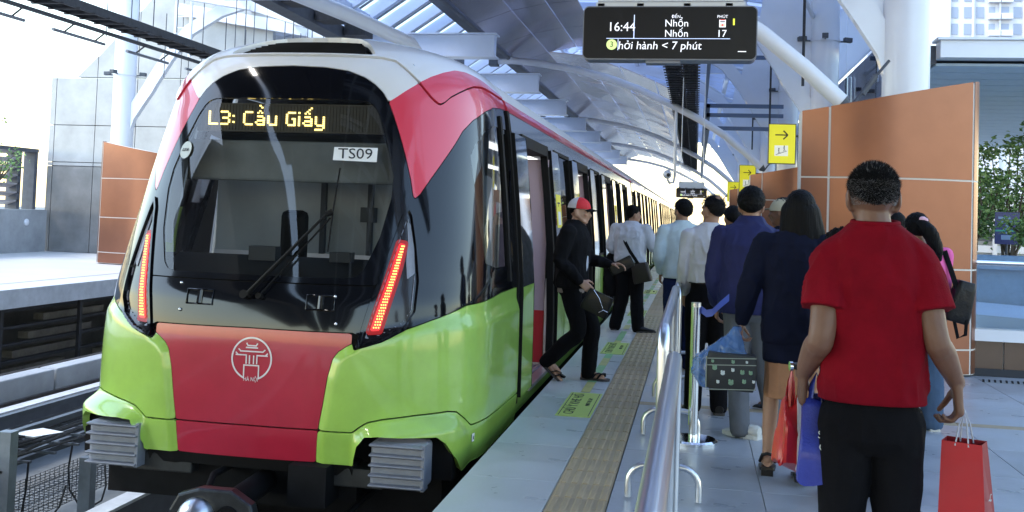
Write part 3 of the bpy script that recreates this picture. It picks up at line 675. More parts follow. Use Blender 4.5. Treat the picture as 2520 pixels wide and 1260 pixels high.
# cable support frame between tracks
t=thing('cable_trestle','grey steel trestle of posts and rails carrying cable trays between the tracks','cable support',(-5.6,0,-1.75))
for yy in (4.2,6.4,7.7,8.88,10.07,11.8,14,17):
    q=MB(); q.box(-.06,.06,yy-.05,yy+.05,0,{7.7:1.32,8.88:.84,10.07:.56}.get(yy,1.0)); obj('post',q,mat('galv','' or (.24,.27,.31),.5,metal=.5,nz=.2) if 'galv' not in MATS else MATS['galv'],t)
for xx,zz in ((-.4,1.12),(-.7,1.02),(-1.02,1.08),(-1.4,.95),(-.85,.72),(-.4,.85),(-1.9,.8),(-1.3,.62)):
    q=MB(); q.box(xx-.025,xx+.025,-4,40,zz,zz+.05); obj('tray_rail',q,PDARK,t)
q=MB()
for k in range(60):
    yy=1+k*.35; q.box(-1.0,0,yy,yy+.03,.98,1.0)
obj('tray_rung',q,PDARK,t,kind='stuff')
random.seed(3)
q=MB()
for k in range(9):
    x0=-.9+.1*k; pts=[(x0+random.uniform(-.04,.04),-3+i*1.0,1.03+random.uniform(-.02,.03)) for i in range(40)]; q.tube(pts,.014,5)
for k in range(6):
    yy=6.5+k*.75; pts=[(-.1+.1*math.sin(i*.9+k),yy+i*.08,1.0-.5*math.sin(i/7*PI)-.05*i) for i in range(8)]; q.tube(pts,.010,5)
obj('cable',q,CABLE,t,kind='stuff')
q=MB()
for i in range(70): q.tube([(-.95,6+i*.07,.45),(-.15,6+i*.07,.42)],.004,4,cap=False)
for i in range(13): q.tube([(-.95+i*.066,6,.45),(-.95+i*.066,10.9,.45)],.004,4,cap=False)
for i in range(70): q.tube([(-.15,6+i*.07,.42),(-.15,6+i*.07,.8)],.004,4,cap=False)
for i in range(6): q.tube([(-.15,6,.42+i*.07),(-.15,10.9,.42+i*.07)],.004,4,cap=False)
obj('wire_mesh',q,PDARK,t,kind='stuff')
q=MB(); q.add([(-6.02,8.30,-.60),(-5.89,8.58,-.60),(-5.62,8.50,-.60),(-5.74,8.24,-.60)],[(0,1,2,3)]); q.box(-5.9,-5.8,8.35,8.45,-.64,-.604); one('cover_plate','loose white cover plate lying on the cable trays','plate',q,PAPER)
# left platform
b=MB(); b.box(-40,-10.95,-20,95,-.30,-.0); lp_=struct('far_platform',b,mat('far_floor',(.55,.55,.54),.55,nz=.08,nscale=.8))
q=MB(); q.box(-11.0,-10.93,-20,95,-.30,.012); obj('platform_nosing',q,GB,lp_)
q=MB(); q.box(-11.9,-11.8,-20,95,.001,.004); obj('edge_line',q,mat('grey_line',(.4,.36,.32),.6),lp_)
b=MB(); b.box(-12.6,-12.5,-20,95,-1.75,-.30); under=struct('platform_wall',b,mat('dark_wall',(.10,.09,.08),.8,nz=.4,nscale=2))
q=MB()
t=thing('trackside_racking','dark steel racking with cable ladders under the far platform edge','rack',(-11.2,0,-1.75))
for k in range(16):
    q=MB(); q.box(-.03,.03,4+k*2.2,4.08+k*2.2,0,1.44); obj('upright',q,CABLE,t)
for j in range(5):
    q=MB(); q.box(-.28,-.22,-4,60,.15+j*.29,.2+j*.29); obj('shelf_rail',q,CABLE,t)
    q=MB()
    for k in range(14): q.box(-.5,-.3,3+k*3.1+j*.4,4.9+k*3.1+j*.4,.21+j*.29,.33+j*.29)
    obj('cable_bundle',q,mat('dusty_cable',(.16,.14,.11),.8,nz=.5,nscale=4) if j==0 else MATS['dusty_cable'],t,kind='stuff')
# far concrete wall
CP=mat('cladding_grey',(.40,.41,.42),.42,metal=.25,nz=.22,nscale=1.3,bump=.1,bscale=4); CP2=mat('cladding_dark',(.23,.235,.24),.4,metal=.3,nz=.3,nscale=1.5)
t=thing('grey_clad_wall','tall grey panelled wall with a raking top at the back of the far platform','wall',(-18.2,26.2,0))
xs=[-18.3,-18.12,-16.85,-15.6,-14.3,-12.9,-11.6]; zs=[.0,2.45,2.56,3.62,4.98]
for i in range(6):
    for j in range(4):
        q=MB(); q.box(xs[i]+18.2+.01,xs[i+1]+18.2-.01,0,.2,zs[j]+.01,zs[j+1]-.01); obj('wall_panel',q,CP if j else CP2,t)
for i,(a,b_,ta,tb) in enumerate(((-17.5,-16.85,5.0,5.6),(-16.85,-15.6,5.6,6.9),(-15.6,-14.3,6.9,8.3),(-14.3,-11.6,8.3,9))):
    q=MB(); q.prism([(a+18.2+.01,5.0),(b_+18.2-.01,5.0),(b_+18.2-.01,tb),(a+18.2+.01,ta)],.0,.2,lambda u,v,d:(u,d,v)); obj('wall_panel',q,CP,t)
q=MB(); q.box(-.08,6.5,.2,.5,0,4.9); obj('backing',q,CONCD,t)
b=MB(); b.box(-18.35,-18.15,12,26.1,0,1.18); w_=one('parapet_wall','low pale concrete parapet at the left of the far platform','wall',b,CONC)
b=MB(); b.ell((-18.13,25.2,.83),(.05,.1,.1),12,8); one('wall_lamp','small round lamp on the low pale parapet','lamp',b,PWHITE,sm=60)
t=thing('louvre_screen','weathered louvre screen standing above the low parapet at far left','louvre',(-18.6,0,1.2))
for k in range(7):
    q=MB(); q.prism([(-.22,0),(.05,.1),(.05,.13),(-.22,.03)],12,25.4,lambda u,v,d,k=k:(u,d,.1+k*.235+v)); obj('slat',q,mat('weathered_slat',(.38,.36,.37),.7,nz=.35,nscale=2) if k==0 else MATS['weathered_slat'],t)
for yy in (15,18.5,22,25.3,26.0):
    q=MB(); q.box(-.3,.05,yy,yy+.14,-.02,1.65); obj('post',q,PDARK,t)
q=MB(); q.box(-.3,.1,12,26.1,1.6,1.7); obj('top_rail',q,PDARK,t)
# ---------- curved orange cladding ----------
def cladding(name,label,x0,x1,yc,ztop_in,ztop_out,flip,group,nj=(1.11,2.04)):
    # x0 inner end (low), x1 outer end (high), bows towards the viewer
    t=thing(name,label,'partition',((x0+x1)/2,yc,0),group)
    N=22; w=x1-x0
    def pt(u):
        # u 0..1 along, rounded at outer end
        s=-1 if flip else 1
        X=(-.5+u)*w; Y=-.55*math.sin(PI*min(u,.5)*1.0)*0 -.32*math.cos((u-.5)*PI*.9)*1.0
        return X,Y
    def top(u): return ztop_in+(ztop_out-ztop_in)*(u**1.15)
    cuts=[0,.15,.92,1.0]; zc=[0.02,.28]+[z for z in nj]
    for i in range(3):
        ua,ub=cuts[i],cuts[i+1]; g=.006
        for j in range(len(zc)):
            za=zc[j]+.009; 
            n=max(3,int((ub-ua)*N)); vs=[];fs=[]
            for k in range(n+1):
                u=ua+g+(ub-ua-2*g)*k/n; X,Y=pt(u); off=0
                if i==2: Y+=.34*((u-.92)/.08)**2
                zt=(zc[j+1]-.009) if j+1<len(zc) else top(u)
                inset=0
                vs+=[(X,Y+inset,za),(X,Y+inset,zt),(X,Y+.05+inset,zt),(X,Y+.05+inset,za)]
            for k in range(n):
                a=4*k;c=a+4
                fs+=[(a,c,c+1,a+1),(a+1,c+1,c+2,a+2),(a+2,c+2,c+3,a+3),(a+3,c+3,c,a)]
            fs+=[(0,1,2,3),(4*n+3,4*n+2,4*n+1,4*n)]
            q=MB(); q.add(vs,fs); obj('cladding_panel',q,ORANGE,t,sm=50)
    # backing/joints
    vs=[];fs=[];n=30
    for k in range(n+1):
        u=.002+.996*k/n; X,Y=pt(u)
        if u>.92: Y+=.34*((u-.92)/.08)**2
        vs+=[(X,Y+.008,.02),(X,Y+.008,top(u)-.012),(X,Y+.30+ .3*math.sin(PI*u),top(u)-.012),(X,Y+.30+.3*math.sin(PI*u),.02)]
    for k in range(n):
        a=4*k;c=a+4; fs+=[(a,c,c+1,a+1),(a+1,c+1,c+2,a+2),(a+2,c+2,c+3,a+3)]
    fs+=[(0,1,2,3),(4*n+3,4*n+2,4*n+1,4*n)]
    q=MB(); q.add(vs,fs); obj('joint_backing',q,JOINTW,t)
    return t
cladding('orange_partition','large curved orange panel wall just behind the queue at right',1.10,3.0,11.45,2.76,3.12,False,'orange curved partitions by the columns')
cladding('orange_partition','second curved orange panel wall, behind the beige cap and the first yellow sign',1.18,2.93,23.6,2.60,2.95,False,'orange curved partitions by the columns')
cladding('orange_partition','farthest curved orange panel wall, beyond the navy jacket man',1.10,2.93,35.2,2.60,3.0,False,'orange curved partitions by the columns')
cladding('orange_partition','curved orange panel wall on the far platform, left of the train',-12.0,-14.2,22.3,2.60,2.95,False,'orange curved partitions by the columns')
# ---------- columns, ribs, arch tubes ----------
CLAMP=PDARK
def column(x,y,label,r=.27,h=9,grp='round white columns'):
    t=thing('column',label,'column',(x,y,0),grp)
    q=MB(); q.tube([(0,0,0),(0,0,h)],r,40); obj('shaft',q,PWHITE,t,sm=60)
    zc=4.7 if x<-5 else 5.15
    q=MB(); q.tube([(0,0,zc-.02),(0,0,zc+.02)],r+.02,40); c=obj('collar',q,PWHITE,t,sm=60)
    for a in (.2,1.9,3.3,4.6):
        q=MB(); dx,dy=math.cos(a),math.sin(a); q.bar((dx*(r+.02),dy*(r+.02),zc),(dx*(r+.14),dy*(r+.14),zc),.03,.03); q.bar((dx*(r+.10),dy*(r+.10),zc+.04),(dx*(r+.26),dy*(r+.26),zc+.03),.12,.09); obj('spotlight',q,CLAMP,c,bevel=.01)
    return t
RIB=[(.16,3.0),(.34,3.58),(.6,3.98),(.80,4.27),(.9,4.45),(1.29,5.07),(1.81,5.73),(2.6,6.2),(4.2,6.7),(6.2,7.1),(8.35,7.3)]
def rib(xc,y,side,label,th=.16,dp=.30):
    t=thing('roof_rib',label,'rib',(xc,y,0),'white curved roof ribs')
    P=[Vector((side*-dx,0,z)) for dx,z in RIB]; P=[Vector((side*-.30,0,2.55))]+P
    vs=[];n=len(P)
    for i,p in enumerate(P):
        d_=(P[min(i+1,n-1)]-P[max(i-1,0)]).normalized(); nr=Vector((-d_.z,0,d_.x))*(1 if side>0 else -1)
        w=dp*(1.0 if side<0 else .8+.3*min(1,i/4)); 
        for (a,b_) in ((0,-1),(0,1),(1,1),(1,-1)): vs.append(p-nr*w*a*1.0+Vector((0,th*.5*b_,0)))
    fs=[]
    for i in range(n-1):
        for j in range(4): fs.append((i*4+j,i*4+(j+1)%4,(i+1)*4+(j+1)%4,(i+1)*4+j))
    fs+=[(0,1,2,3),(4*n-1,4*n-2,4*n-3,4*n-4)]
    q=MB(); q.add(vs,fs); obj('blade',q,PWHITE,t,sm=35)
    # gusset filling to the column
    if side<0: return t
    q=MB(); q.prism([(side*-.2,3.2),(side*-.34,3.62),(side*-.64,4.1),(side*-.94,4.55),(side*-1.33,5.2),(side*-1.1,6.8),(side*-.2,7.6)],-.02,.02,lambda u,v,d:(u,d,v)); obj('gusset',q,PWHITE,t)
    return t
colnames=['big round white column directly behind the large orange partition','round white column with a spotlight collar, left of the big one','third round white column along the platform, above the yellow sign','fourth round white column along the near platform','distant round white column on the near platform','farthest round white column on the near platform']
ribn=['nearest white roof rib springing from the big column','second white roof rib, from the column with the spotlight collar','third white roof rib along the near platform','fourth white roof rib along the near platform','fifth, small white roof rib far down the platform','farthest small white roof rib down the platform']
for i,y in enumerate((12.7,20.7,28.7,36.7,44.7,56.7)):
    column(2.42,y,colnames[i]); rib(2.42,y,1,ribn[i])
column(-14.35,23.5,'round white column rising behind the orange partition on the far platform'); rib(-14.35,23.5,-1,'white curved roof rib rising from the column on the far platform')
column(-14.35,35.5,'slimmer looking white column farther along the far platform'); rib(-14.35,35.5,-1,'white roof rib on the far platform, mostly behind the train')
column(-14.35,47.5,'white column far down the far platform, behind the train')
for y in (4.7,):
    column(2.6,y-2,'white column outside the right edge of view beside the camera'); rib(2.6,y-2,1,'white roof rib overhead near the camera')
TUBE=[(-5.5,5.66),(-5.0,5.67),(-4.4,5.62),(-3.4,5.47),(-2.35,5.22),(-1.6,4.95),(-.88,4.62),(0,4.18),(.7,3.75),(1.2,3.34),(1.62,2.95)]
def arch(y,label,mir=False):
    t=thing('arch_tube',label,'arch',(0,y,0),'slender arched roof tubes'); f_=(lambda x:mx(x)) if mir else (lambda x:x)
    q=MB(); q.tube([(f_(x),0,z) for x,z in TUBE],.095,14); obj('tube',q,PWHITE,t,sm=60)
    x0=f_(-5.5); q=MB(); q.tube([(x0,0,5.55),(x0,0,6.35)],.10,12); q.box(x0-.12,x0+.12,-.15,.15,5.52,5.78); obj('hanger',q,PDARK,t,sm=60)
    q=MB(); q.tube([(f_(1.62),0,2.95),(f_(1.72),0,2.87)],[.10,.04],12); q.tube([(f_(1.72),0,2.9),(f_(1.95),.05,3.2),(f_(2.15),.1,3.45)],[.018,.018,.018],6); q.tube([(f_(1.85),.03,3.05),(f_(2.0),.06,3.27)],.035,8)
    obj('tie_rod',q,PDARK,t,sm=60); return t
for y,l in ((12.15,'nearest thick arched white tube ending behind the large orange partition'),(26.9,'arched white tube crossing over the platform to the second orange partition'),(43,'third arched white tube crossing the platform'),(57,'fourth arched white tube down the platform'),(72,'farthest thin arched tube at the bright end of the station')): arch(y,l)
arch(27.4,'arched tube over the far track, above the left of the train',True); arch(43,'far arched tube over the far track, behind the train',True)
# central beams, roof
for i in range(9):
    y=14.7+i*5.9
    q=MB(); q.box(-7.4,-4.2,y-.12,y+.12,4.78,5.22); q.box(-7.45,-4.15,y-.2,y+.2,5.222,5.25); q.box(-7.45,-4.15,y-.2,y+.2,4.75,4.778)
    one('cross_beam','pale blue steel cross beam over the train, number %s from the front'%['one, hidden above the frame','two','three','four','five','six','seven','eight','nine'][i],'beam',q,PBLUE,'pale blue cross beams over the tracks')
t=thing('skylight','sloping glazed skylight with pale blue rafters above the train','skylight',(0,0,0))
SKG=glass('skylight_glass',(.72,.80,.92),base=.05)
for i in range(58):
    y=8+i*1.15
    q=MB(); q.bar((-7.5,y,5.32),(-4.3,y,7.5),.16,.24); obj('rafter',q,PBLUE,t)
    q=MB(); q.bar((-7.5,y+.42,5.45),(-4.3,y+.42,7.63),.035,.06); q.bar((-7.5,y+.80,5.45),(-4.3,y+.80,7.63),.02,.05); obj('glazing_bar',q,PDARK,t)
q=MB(); q.add([(-7.6,7,5.40),(-4.2,7,7.72),(-4.2,75,7.72),(-7.6,75,5.40)],[(0,1,2,3)]); obj('glazing',q,SKG,t)
# purlins
for k in range(3):
    q=MB(); x=-7.0+k*1.2; z=5.22+ (x+7.5)*.68; q.box(x-.05,x+.05,7,75,z-.1,z+.1); obj('purlin',q,PBLUE,t)
q=MB()
q.prism([(-7.6,5.3),(-6.1,6.35),(-6.1,6.5),(-7.6,5.45)],-45,7,lambda u,v,d:(u,d,v)); q.prism([(-5.7,6.6),(-4.3,7.5),(-4.3,7.65),(-5.7,6.75)],-45,7,lambda u,v,d:(u,d,v))
obj('unseen_slit_deck',q,PDARK,t)  # unseen solid deck, open slit shaped to reflect a streak in the windscreen
def translucent(name,c1):
    m=bpy.data.materials.new(name); m.use_nodes=True; n=m.node_tree.nodes; l=m.node_tree.links; n.clear()
    o=n.new('ShaderNodeOutputMaterial'); mx=n.new('ShaderNodeMixShader'); a=n.new('ShaderNodeBsdfDiffuse'); b2=n.new('ShaderNodeBsdfTranslucent')
    a.inputs[0].default_value=(*c1,1); b2.inputs[0].default_value=(*c1,1); mx.inputs[0].default_value=.6; l.new(a.outputs[0],mx.inputs[1]); l.new(b2.outputs[0],mx.inputs[2]); l.new(mx.outputs[0],o.inputs[0]); return m
TRD=translucent('translucent_sheet',(.70,.76,.88))
# main roof deck right of centre
t=thing('roof_deck','pale blue ribbed roof deck above the near platform','roof',(0,0,0))
prof=[(-4.3,7.55),(-2.0,7.5),(.5,7.3),(3.0,6.9),(3.6,6.8)]
for (a,b_) in zip(prof[:-1],prof[1:]):
    q=MB(); q.prism([a,b_,(b_[0],b_[1]+.15),(a[0],a[1]+.15)],4,75,lambda u,v,d:(u,d,v)); obj('deck_sheet',q,TRD,t)
    q=MB(); q.prism([a,b_,(b_[0],b_[1]+.15),(a[0],a[1]+.15)],-45,3.99,lambda u,v,d:(u,d,v)); obj('unseen_dark_deck',q,PDARK,t)  # unseen deck behind the camera, opaque and dark to deepen nose reflections
q=MB()
for i in range(66):
    y=-3+i*1.2
    for (a,b_) in zip(prof[:-1],prof[1:]): q.bar((a[0],y,a[1]-.08),(b_[0],y,b_[1]-.08),.10,.16)
obj('deck_rib',q,PBLUE,t,kind='stuff')
for x,z in ((-3.6,7.2),(-2.2,7.15),(-.6,7.1),(1.0,6.95),(2.4,6.7)):
    q=MB(); q.box(x-.08,x+.08,-45,75,z-.15,z+.15); obj('long_purlin',q,PWHITE,t)
# left roof over far platform
t=thing('far_roof_deck','blue-grey roof deck with beams over the far platform','roof',(0,0,0))
for (a,b_) in (((-8.0,6.1),(-11.5,7.4)),((-11.5,7.4),(-15.5,6.7))):
    q=MB(); q.prism([a,b_,(b_[0],b_[1]+.15),(a[0],a[1]+.15)],27,75,lambda u,v,d:(u,d,v)); obj('deck_sheet',q,PBLUE,t)
q=MB()
for i in range(34):
    y=27+i*1.4; q.bar((-8,y,6.0),(-11.5,y,7.3),.1,.16); q.bar((-11.5,y,7.3),(-15.5,y,6.6),.1,.16)
obj('deck_rib',q,PWHITE,t,kind='stuff')
for y in (22.5,26,30,35):
    q=MB(); q.bar((-7.5,y,5.4),(-10.5,y,6.3),.22,.32); q.bar((-10.5,y,6.3),(-14.3,y,6.9),.22,.32); obj('frame_beam',q,PWHITE,t)
for x,z in ((-8.2,6.0),(-9.4,6.2),(-10.8,6.6),(-12.2,7.0)):
    q=MB(); q.box(x-.09,x+.09,17,75,z-.13,z+.13); obj('long_purlin',q,PBLUE,t)
q=MB()
for k in range(22):
    x=-8.2-.3*k*.9; y=19.5+(k*1.7)%9; q.tube([(x,y,6.2),(x,y,4.6+(k%3)*.3)],.012,5)
obj('hanger_rod',q,PDARK,t,kind='stuff')
t=thing('unseen_shade_roof','added unseen dark roof deck behind the camera, shading the far track side','roof',(0,0,0))  # added out of view to block light from behind and darken reflections
q=MB()
for (a,b_) in (((-7.6,5.6),(-11.5,7.2)),((-11.5,7.2),(-16.5,6.5))): q.prism([a,b_,(b_[0],b_[1]+.15),(a[0],a[1]+.15)],-45,2,lambda u,v,d:(u,d,v))
obj('deck_sheet',q,PDARK,t)
q=MB(); q.box(4.7,4.9,-45,-1,-1,1.1); one('concourse_wall','low grey concourse side wall beside and behind the camera','wall',q,CONC)
t=thing('access_ladder','short pale steel ladder hanging from the roof at upper left','ladder',(-12.55,23.0,5.1))
for s in (-.2,.2):
    q=MB(); q.box(s-.03,s+.03,-.03,.03,0,2.6); obj('stile',q,PWHITE,t)
for k in range(9):
    q=MB(); q.box(-.2,.2,-.015,.015,.15+k*.28,.18+k*.28); obj('rung',q,PWHITE,t)
# big diagonal pipes at top
def pat(px): return px
q=MB(); q.tube([(-6.6,14.2,4.95),(-5.9,16.2,4.80),(-5.45,18.6,4.72),(-5.40,19.0,4.55)],.13,14); one('drain_pipe','thick grey pipe slanting down above the train roof','pipe',q,PWHITE,sm=60)
t=thing('gutter_beam','dark grey gutter with clips under the skylight edge','gutter',(0,0,0))
q=MB(); q.box(-7.55,-7.2,8,75,5.0,5.25); obj('channel',q,PDARK,t)
q=MB()
for k in range(14): q.box(-7.15,-6.7,10+k*1.6,10.5+k*1.6,5.05,5.3)
obj('bracket',q,CABLE,t,kind='stuff')
# soffit
t=thing('soffit_lining','glossy lilac-grey metal soffit lining above the edge of the near track','ceiling',(0,0,0))
SP=[(-5.05,5.80),(-4.2,6.10),(-3.4,6.26),(-2.7,6.32)]
SPF=[(-5.05,5.80),(-4.2,6.10),(-3.2,6.0),(-2.2,5.7),(-1.2,5.3),(-.4,4.9)]
SOFL=mat('soffit_painted_light',(.80,.74,.73),.22,metal=.55,bump=.25,bscale=3)  # lit copy of the soffit metal, warm reflected light put into its colour
random.seed(11)
yy=[2+i*2.9 for i in range(26)]
q=MB()
for a,b_ in zip(SP[:-1],SP[1:]): q.prism([a,b_,(b_[0],b_[1]+.04),(a[0],a[1]+.04)],-45,1.98,lambda u,v,d:(u,d,v))
obj('unseen_dark_lining',q,PDARK,t)  # unseen lining behind the camera, kept dark for the reflections on the nose
for i in range(25):
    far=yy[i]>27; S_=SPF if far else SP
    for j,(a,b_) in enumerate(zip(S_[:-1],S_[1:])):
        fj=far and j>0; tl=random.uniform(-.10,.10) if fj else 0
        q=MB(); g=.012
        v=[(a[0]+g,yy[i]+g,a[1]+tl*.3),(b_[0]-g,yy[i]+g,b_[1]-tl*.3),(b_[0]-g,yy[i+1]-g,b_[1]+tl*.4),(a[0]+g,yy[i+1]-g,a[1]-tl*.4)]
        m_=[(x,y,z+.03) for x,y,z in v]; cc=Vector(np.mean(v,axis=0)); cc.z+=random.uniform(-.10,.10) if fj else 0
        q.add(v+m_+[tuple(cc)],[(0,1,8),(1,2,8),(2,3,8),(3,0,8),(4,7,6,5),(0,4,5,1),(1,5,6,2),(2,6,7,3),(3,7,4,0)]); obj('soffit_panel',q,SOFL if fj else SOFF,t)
q=MB(); q.tube([(-5.1,1,5.74),(-5.1,75,5.74)],.06,10); q.box(-5.35,-5.15,1,75,5.72,5.95); obj('edge_trim',q,PDARK,t)
q=MB()
for y in yy: q.box(-4.9,-1.1,y-.02,y+.02,6.33,6.42)
obj('carrier',q,PWHITE,t,kind='stuff')
# cable trays
def tray(x,z,w,y0,y1,label,lights=False,hang=True):
    t=thing('cable_tray',label,'cable tray',(x,0,z))
    for s in (-w/2,w/2):
        q=MB(); q.box(s-.015,s+.015,y0,y1,-.05,.09); obj('side_rail',q,CABLE,t)
    q=MB(); yy=y0
    while yy<y1: q.box(-w/2-.06,w/2+.06,yy,yy+.04,-.06,-.035); yy+=.4
    obj('rung',q,CABLE,t,kind='stuff')
    q=MB()
    for k in range(9):
        xx=-w/2+.04+k*(w-.08)/8; q.tube([(xx+random.uniform(-.02,.02),y0+i*1.1,.0+random.uniform(-.02,.03)) for i in range(int((y1-y0)/1.1))],.024,5)
    obj('cable_bundle',q,CABLE,t,kind='stuff')
    if hang:
        yy=y0+1
        while yy<y1:
            for s in (-w/2,w/2):
                q=MB(); q.tube([(s,yy,.05),(s,yy,2.2)],.010,5); obj('hanger_rod',q,PDARK,t)
            yy+=4
    return t
tray(-.18,4.5,.26,12,60,'dark ladder cable tray hanging over the platform, right of the information display')
tray(-.52,4.62,.30,12,60,'second dark cable tray hung beside the ladder tray over the platform')
tray(-9.5,4.45,.42,3,40,'broad dark cable tray crossing the upper left above the far track',hang=True)
b=MB(); b.box(-17,-8.5,33,33.3,0,6.6); one('blue_back_wall','dark blue cladding wall behind the far platform column','wall',b,mat('blue_cladding',(.13,.19,.30),.4,nz=.2,nscale=1))
t=thing('light_trunking','thin dark lighting trunking with tube lights below the broad cable tray','light fitting',(-9.3,0,4.15))
q=MB(); q.box(-.03,.03,3,34,0,.05); obj('trunking',q,CABLE,t)
for k in range(12):
    q=MB(); y=9.5+k*2.0; q.tube([(-.16,y,-.12),(-.16,y+1.35,-.12)],.025,8); f=obj('light_tube',q,GREYB,t,sm=60); q=MB(); q.bar((-.16,y+.3,-.1),(0,y+.3,.02),.02,.02); q.bar((-.16,y+1.1,-.1),(0,y+1.1,.02),.02,.02); obj('clip',q,CABLE,f)
for i,y in enumerate((12.7,20.7,28.7,36.7)):
    q=MB(); q.tube([(2.2,y,5.6),(1.0,y+4,6.4),(-.6,y+8,6.9)],.05,8); q.tube([(2.2,y+8,5.6),(1.0,y+4,6.45),(-.6,y,6.9)],.05,8); one('wind_brace','%s crossed pair of pale tubes bracing the roof between two ribs'%['nearest','second','third','farthest'][i],'brace',q,PWHITE,'roof wind braces',sm=60)
    q=MB(); q.box(-1.0,2.3,y+3.9,y+4.1,6.2,6.5); one('roof_beam','%s pale blue cross beam under the near roof deck'%['nearest','second','third','farthest'][i],'beam',q,PBLUE,'roof deck cross beams')
# horizontal service pipes between columns right
for k,(z,l) in enumerate(((5.9,'highest'),(4.6,'middle'),(4.35,'lower'),(4.0,'lowest'))):
    q=MB(); q.box(.2,2.2,27.5,27.6,z-.05,z+.05); q.box(.2,.3,27.5,60,z-.05,z+.05); one('conduit','%s dark blue horizontal conduit crossing between the roof ribs'%l,'pipe',q,MATS.get('conduit_blue') or mat('conduit_blue',(.10,.14,.22),.5),'conduits between the ribs')
for k,y in enumerate((18,26,34)):
    q=MB(); q.tube([(1.75,y,3.9),(1.75,y,6.6)],.025,8); one('down_rod',['nearest','middle','far'][k]+' thin dark vertical service rod between the roof ribs','pipe',q,CABLE,'vertical service rods')
# side glazed wall pieces between columns (pale blue panels)
t=thing('clerestory_panels','pale blue translucent side panels between the columns above the orange partitions','panel',(3.3,0,0))
GLP=mat('pale_panel',(.50,.60,.74),.5,coat=.2,nz=.08,nscale=.8)
for k in range(11):
    y=16+k*4
    q=MB(); q.box(-.02,.02,y+.04,y+3.96,3.3,4.9); obj('pane',q,SKG,t)
    q=MB(); q.box(-.02,.02,y+.04,y+3.96,5.0,6.6); obj('pane',q,TRD,t)
# ---------- hung signs ----------
SCR=mat('screen_black',(.006,.007,.012),.35,coat=.2,spec=.3); SWH=mat('screen_white',(.8,.8,.9),.5,emit=(.86,.90,1),es=.26); SBL=mat('screen_line',(.6,.7,1),.5,emit=(.55,.65,1),es=.28)
SGN=mat('screen_green',(.6,.8,.3),.5,emit=(.62,.85,.30),es=.22); SIN=mat('screen_ink',(.01,.02,.01),.5); SRD=mat('screen_red',(.8,.1,.1),.5,emit=(.9,.12,.1),es=.22); SYE=mat('screen_yellow',(.8,.8,.1),.5,emit=(.7,.85,.05),es=.25)
def board(name,label,x,y,z,s,full):
    t=thing(name,label,'display',(x,y,z))
    W_,H_=1.0*s,.315*s
    def rr(w,h,r,n=6):
        o=[]
        for cx_,cz_,a0 in ((w/2-r,h/2-r,0),(-w/2+r,h/2-r,PI/2),(-w/2+r,-h/2+r,PI),(w/2-r,-h/2+r,1.5*PI)):
            o+=[(cx_+r*math.cos(a0+k*PI/2/n),cz_+r*math.sin(a0+k*PI/2/n)) for k in range(n+1)]
        return o
    q=MB(); q.prism(rr(W_,H_,.035*s),.0,.14*s,lambda u,v,d:(u,d,v)); obj('casing',q,GREYB,t)
    q=MB(); q.prism(rr(W_-.012*s,H_-.014*s,.03*s),-.006,-.0005,lambda u,v,d:(u,d,v)); obj('front_glass',q,SCR,t)
    q=MB(); q.box(-.43*s,.43*s,.03,.11*s,H_/2+.0,H_/2+.03*s); obj('mount_rail',q,PWHITE,t)
    for u in (-.4,-.17,.1,.34):
        q=MB(); q.box(u*s-.02,u*s+.02,.03,.1,H_/2,H_/2+.022*s); obj('mount_clip',q,CABLE,t)
    q=MB(); q.box(-.42*s,.42*s,.02,.12,H_/2+.032*s,H_/2+.05*s+.1)
    obj('support_beam',q,PWHITE,t)
    for u in (-.36,.36):
        q=MB(); q.tube([(u*s,.08,H_/2+.05),(u*s,.08,6.6-z)],.02*s*s,8); obj('hanger',q,PWHITE,t,sm=60)
    q=MB(); q.box(-.13*s,.07*s,.02,.12,-H_/2-.016,-H_/2-.0005); obj('under_bracket',q,GREYB,t)
    # normalised coords from the screen: u in 0..1 of width, v in 0..1 of height downwards
    P=lambda u,v:((u-.5)*W_,-.009,(.5-v)*H_)
    XX=(1,0,0);YY=(0,0,1)
    def tx(n_,s_,size,u,v,m_=SWH,al='LEFT',sh=0,sx=1): put_text(n_,s_,size*s,basis(P(u,v),XX,YY),m_,t,align=al,shear=sh,sx=sx)
    def ln(u0,v0,u1,v1,m_=SBL):
        q=MB(); a=P(u0,v0);b_=P(u1,v1); q.box(a[0],b_[0],-.010,-.0085,b_[2],a[2]); obj('screen_line',q,m_,t)
    tx('clock_text','16:44',.075,.145,.40,sx=.98); ln(.297,.17,.302,.61); ln(.14,.605,.848,.615)
    tx('header_text','ĐẾN',.024,.54,.205,al='CENTER'); tx('destination_text','Nhổn',.058,.475,.33); tx('destination_text','Nhốn',.058,.475,.52); tx('header_text','PHÚT',.024,.803,.205,al='CENTER'); tx('minutes_text','17',.058,.80,.52,al='CENTER')
    tx('ticker_text','hởi hành < 7 phút',.066,.208,.745,sh=.1,sx=1.0); ln(.207,.62,.2105,.83)
    q=MB(); c=P(.172,.725); q.add([(c[0]+.031*s*math.cos(a),-.0095,c[2]+.031*s*math.sin(a)) for a in np.linspace(0,2*PI,28,endpoint=False)],[tuple(range(28))]); obj('line_disc',q,SGN,t)
    put_text('line_number','3',.045*s,basis((c[0],-.011,c[2]),XX,YY),SIN,t)
    for (u0,v0,u1,v1,m_) in ((.785,.26,.822,.40,SWH),(.789,.335,.795,.39,SGN),(.812,.335,.818,.39,SGN),(.797,.34,.81,.38,SRD),(.79,.26,.817,.275,SRD),(.79,.29,.817,.31,SIN),(.862,.24,.872,.36,SYE),(.893,.835,.94,.85,SWH)):
        q=MB(); a=P(u0,v0);b_=P(u1,v1); off={id(SWH):-.0095,id(SGN):-.0105,id(SRD):-.0108,id(SIN):-.0112}.get(id(m_),-.0095); q.box(a[0],b_[0],off-.0006,off,b_[2],a[2]); obj('screen_icon',q,m_,t)
    return t
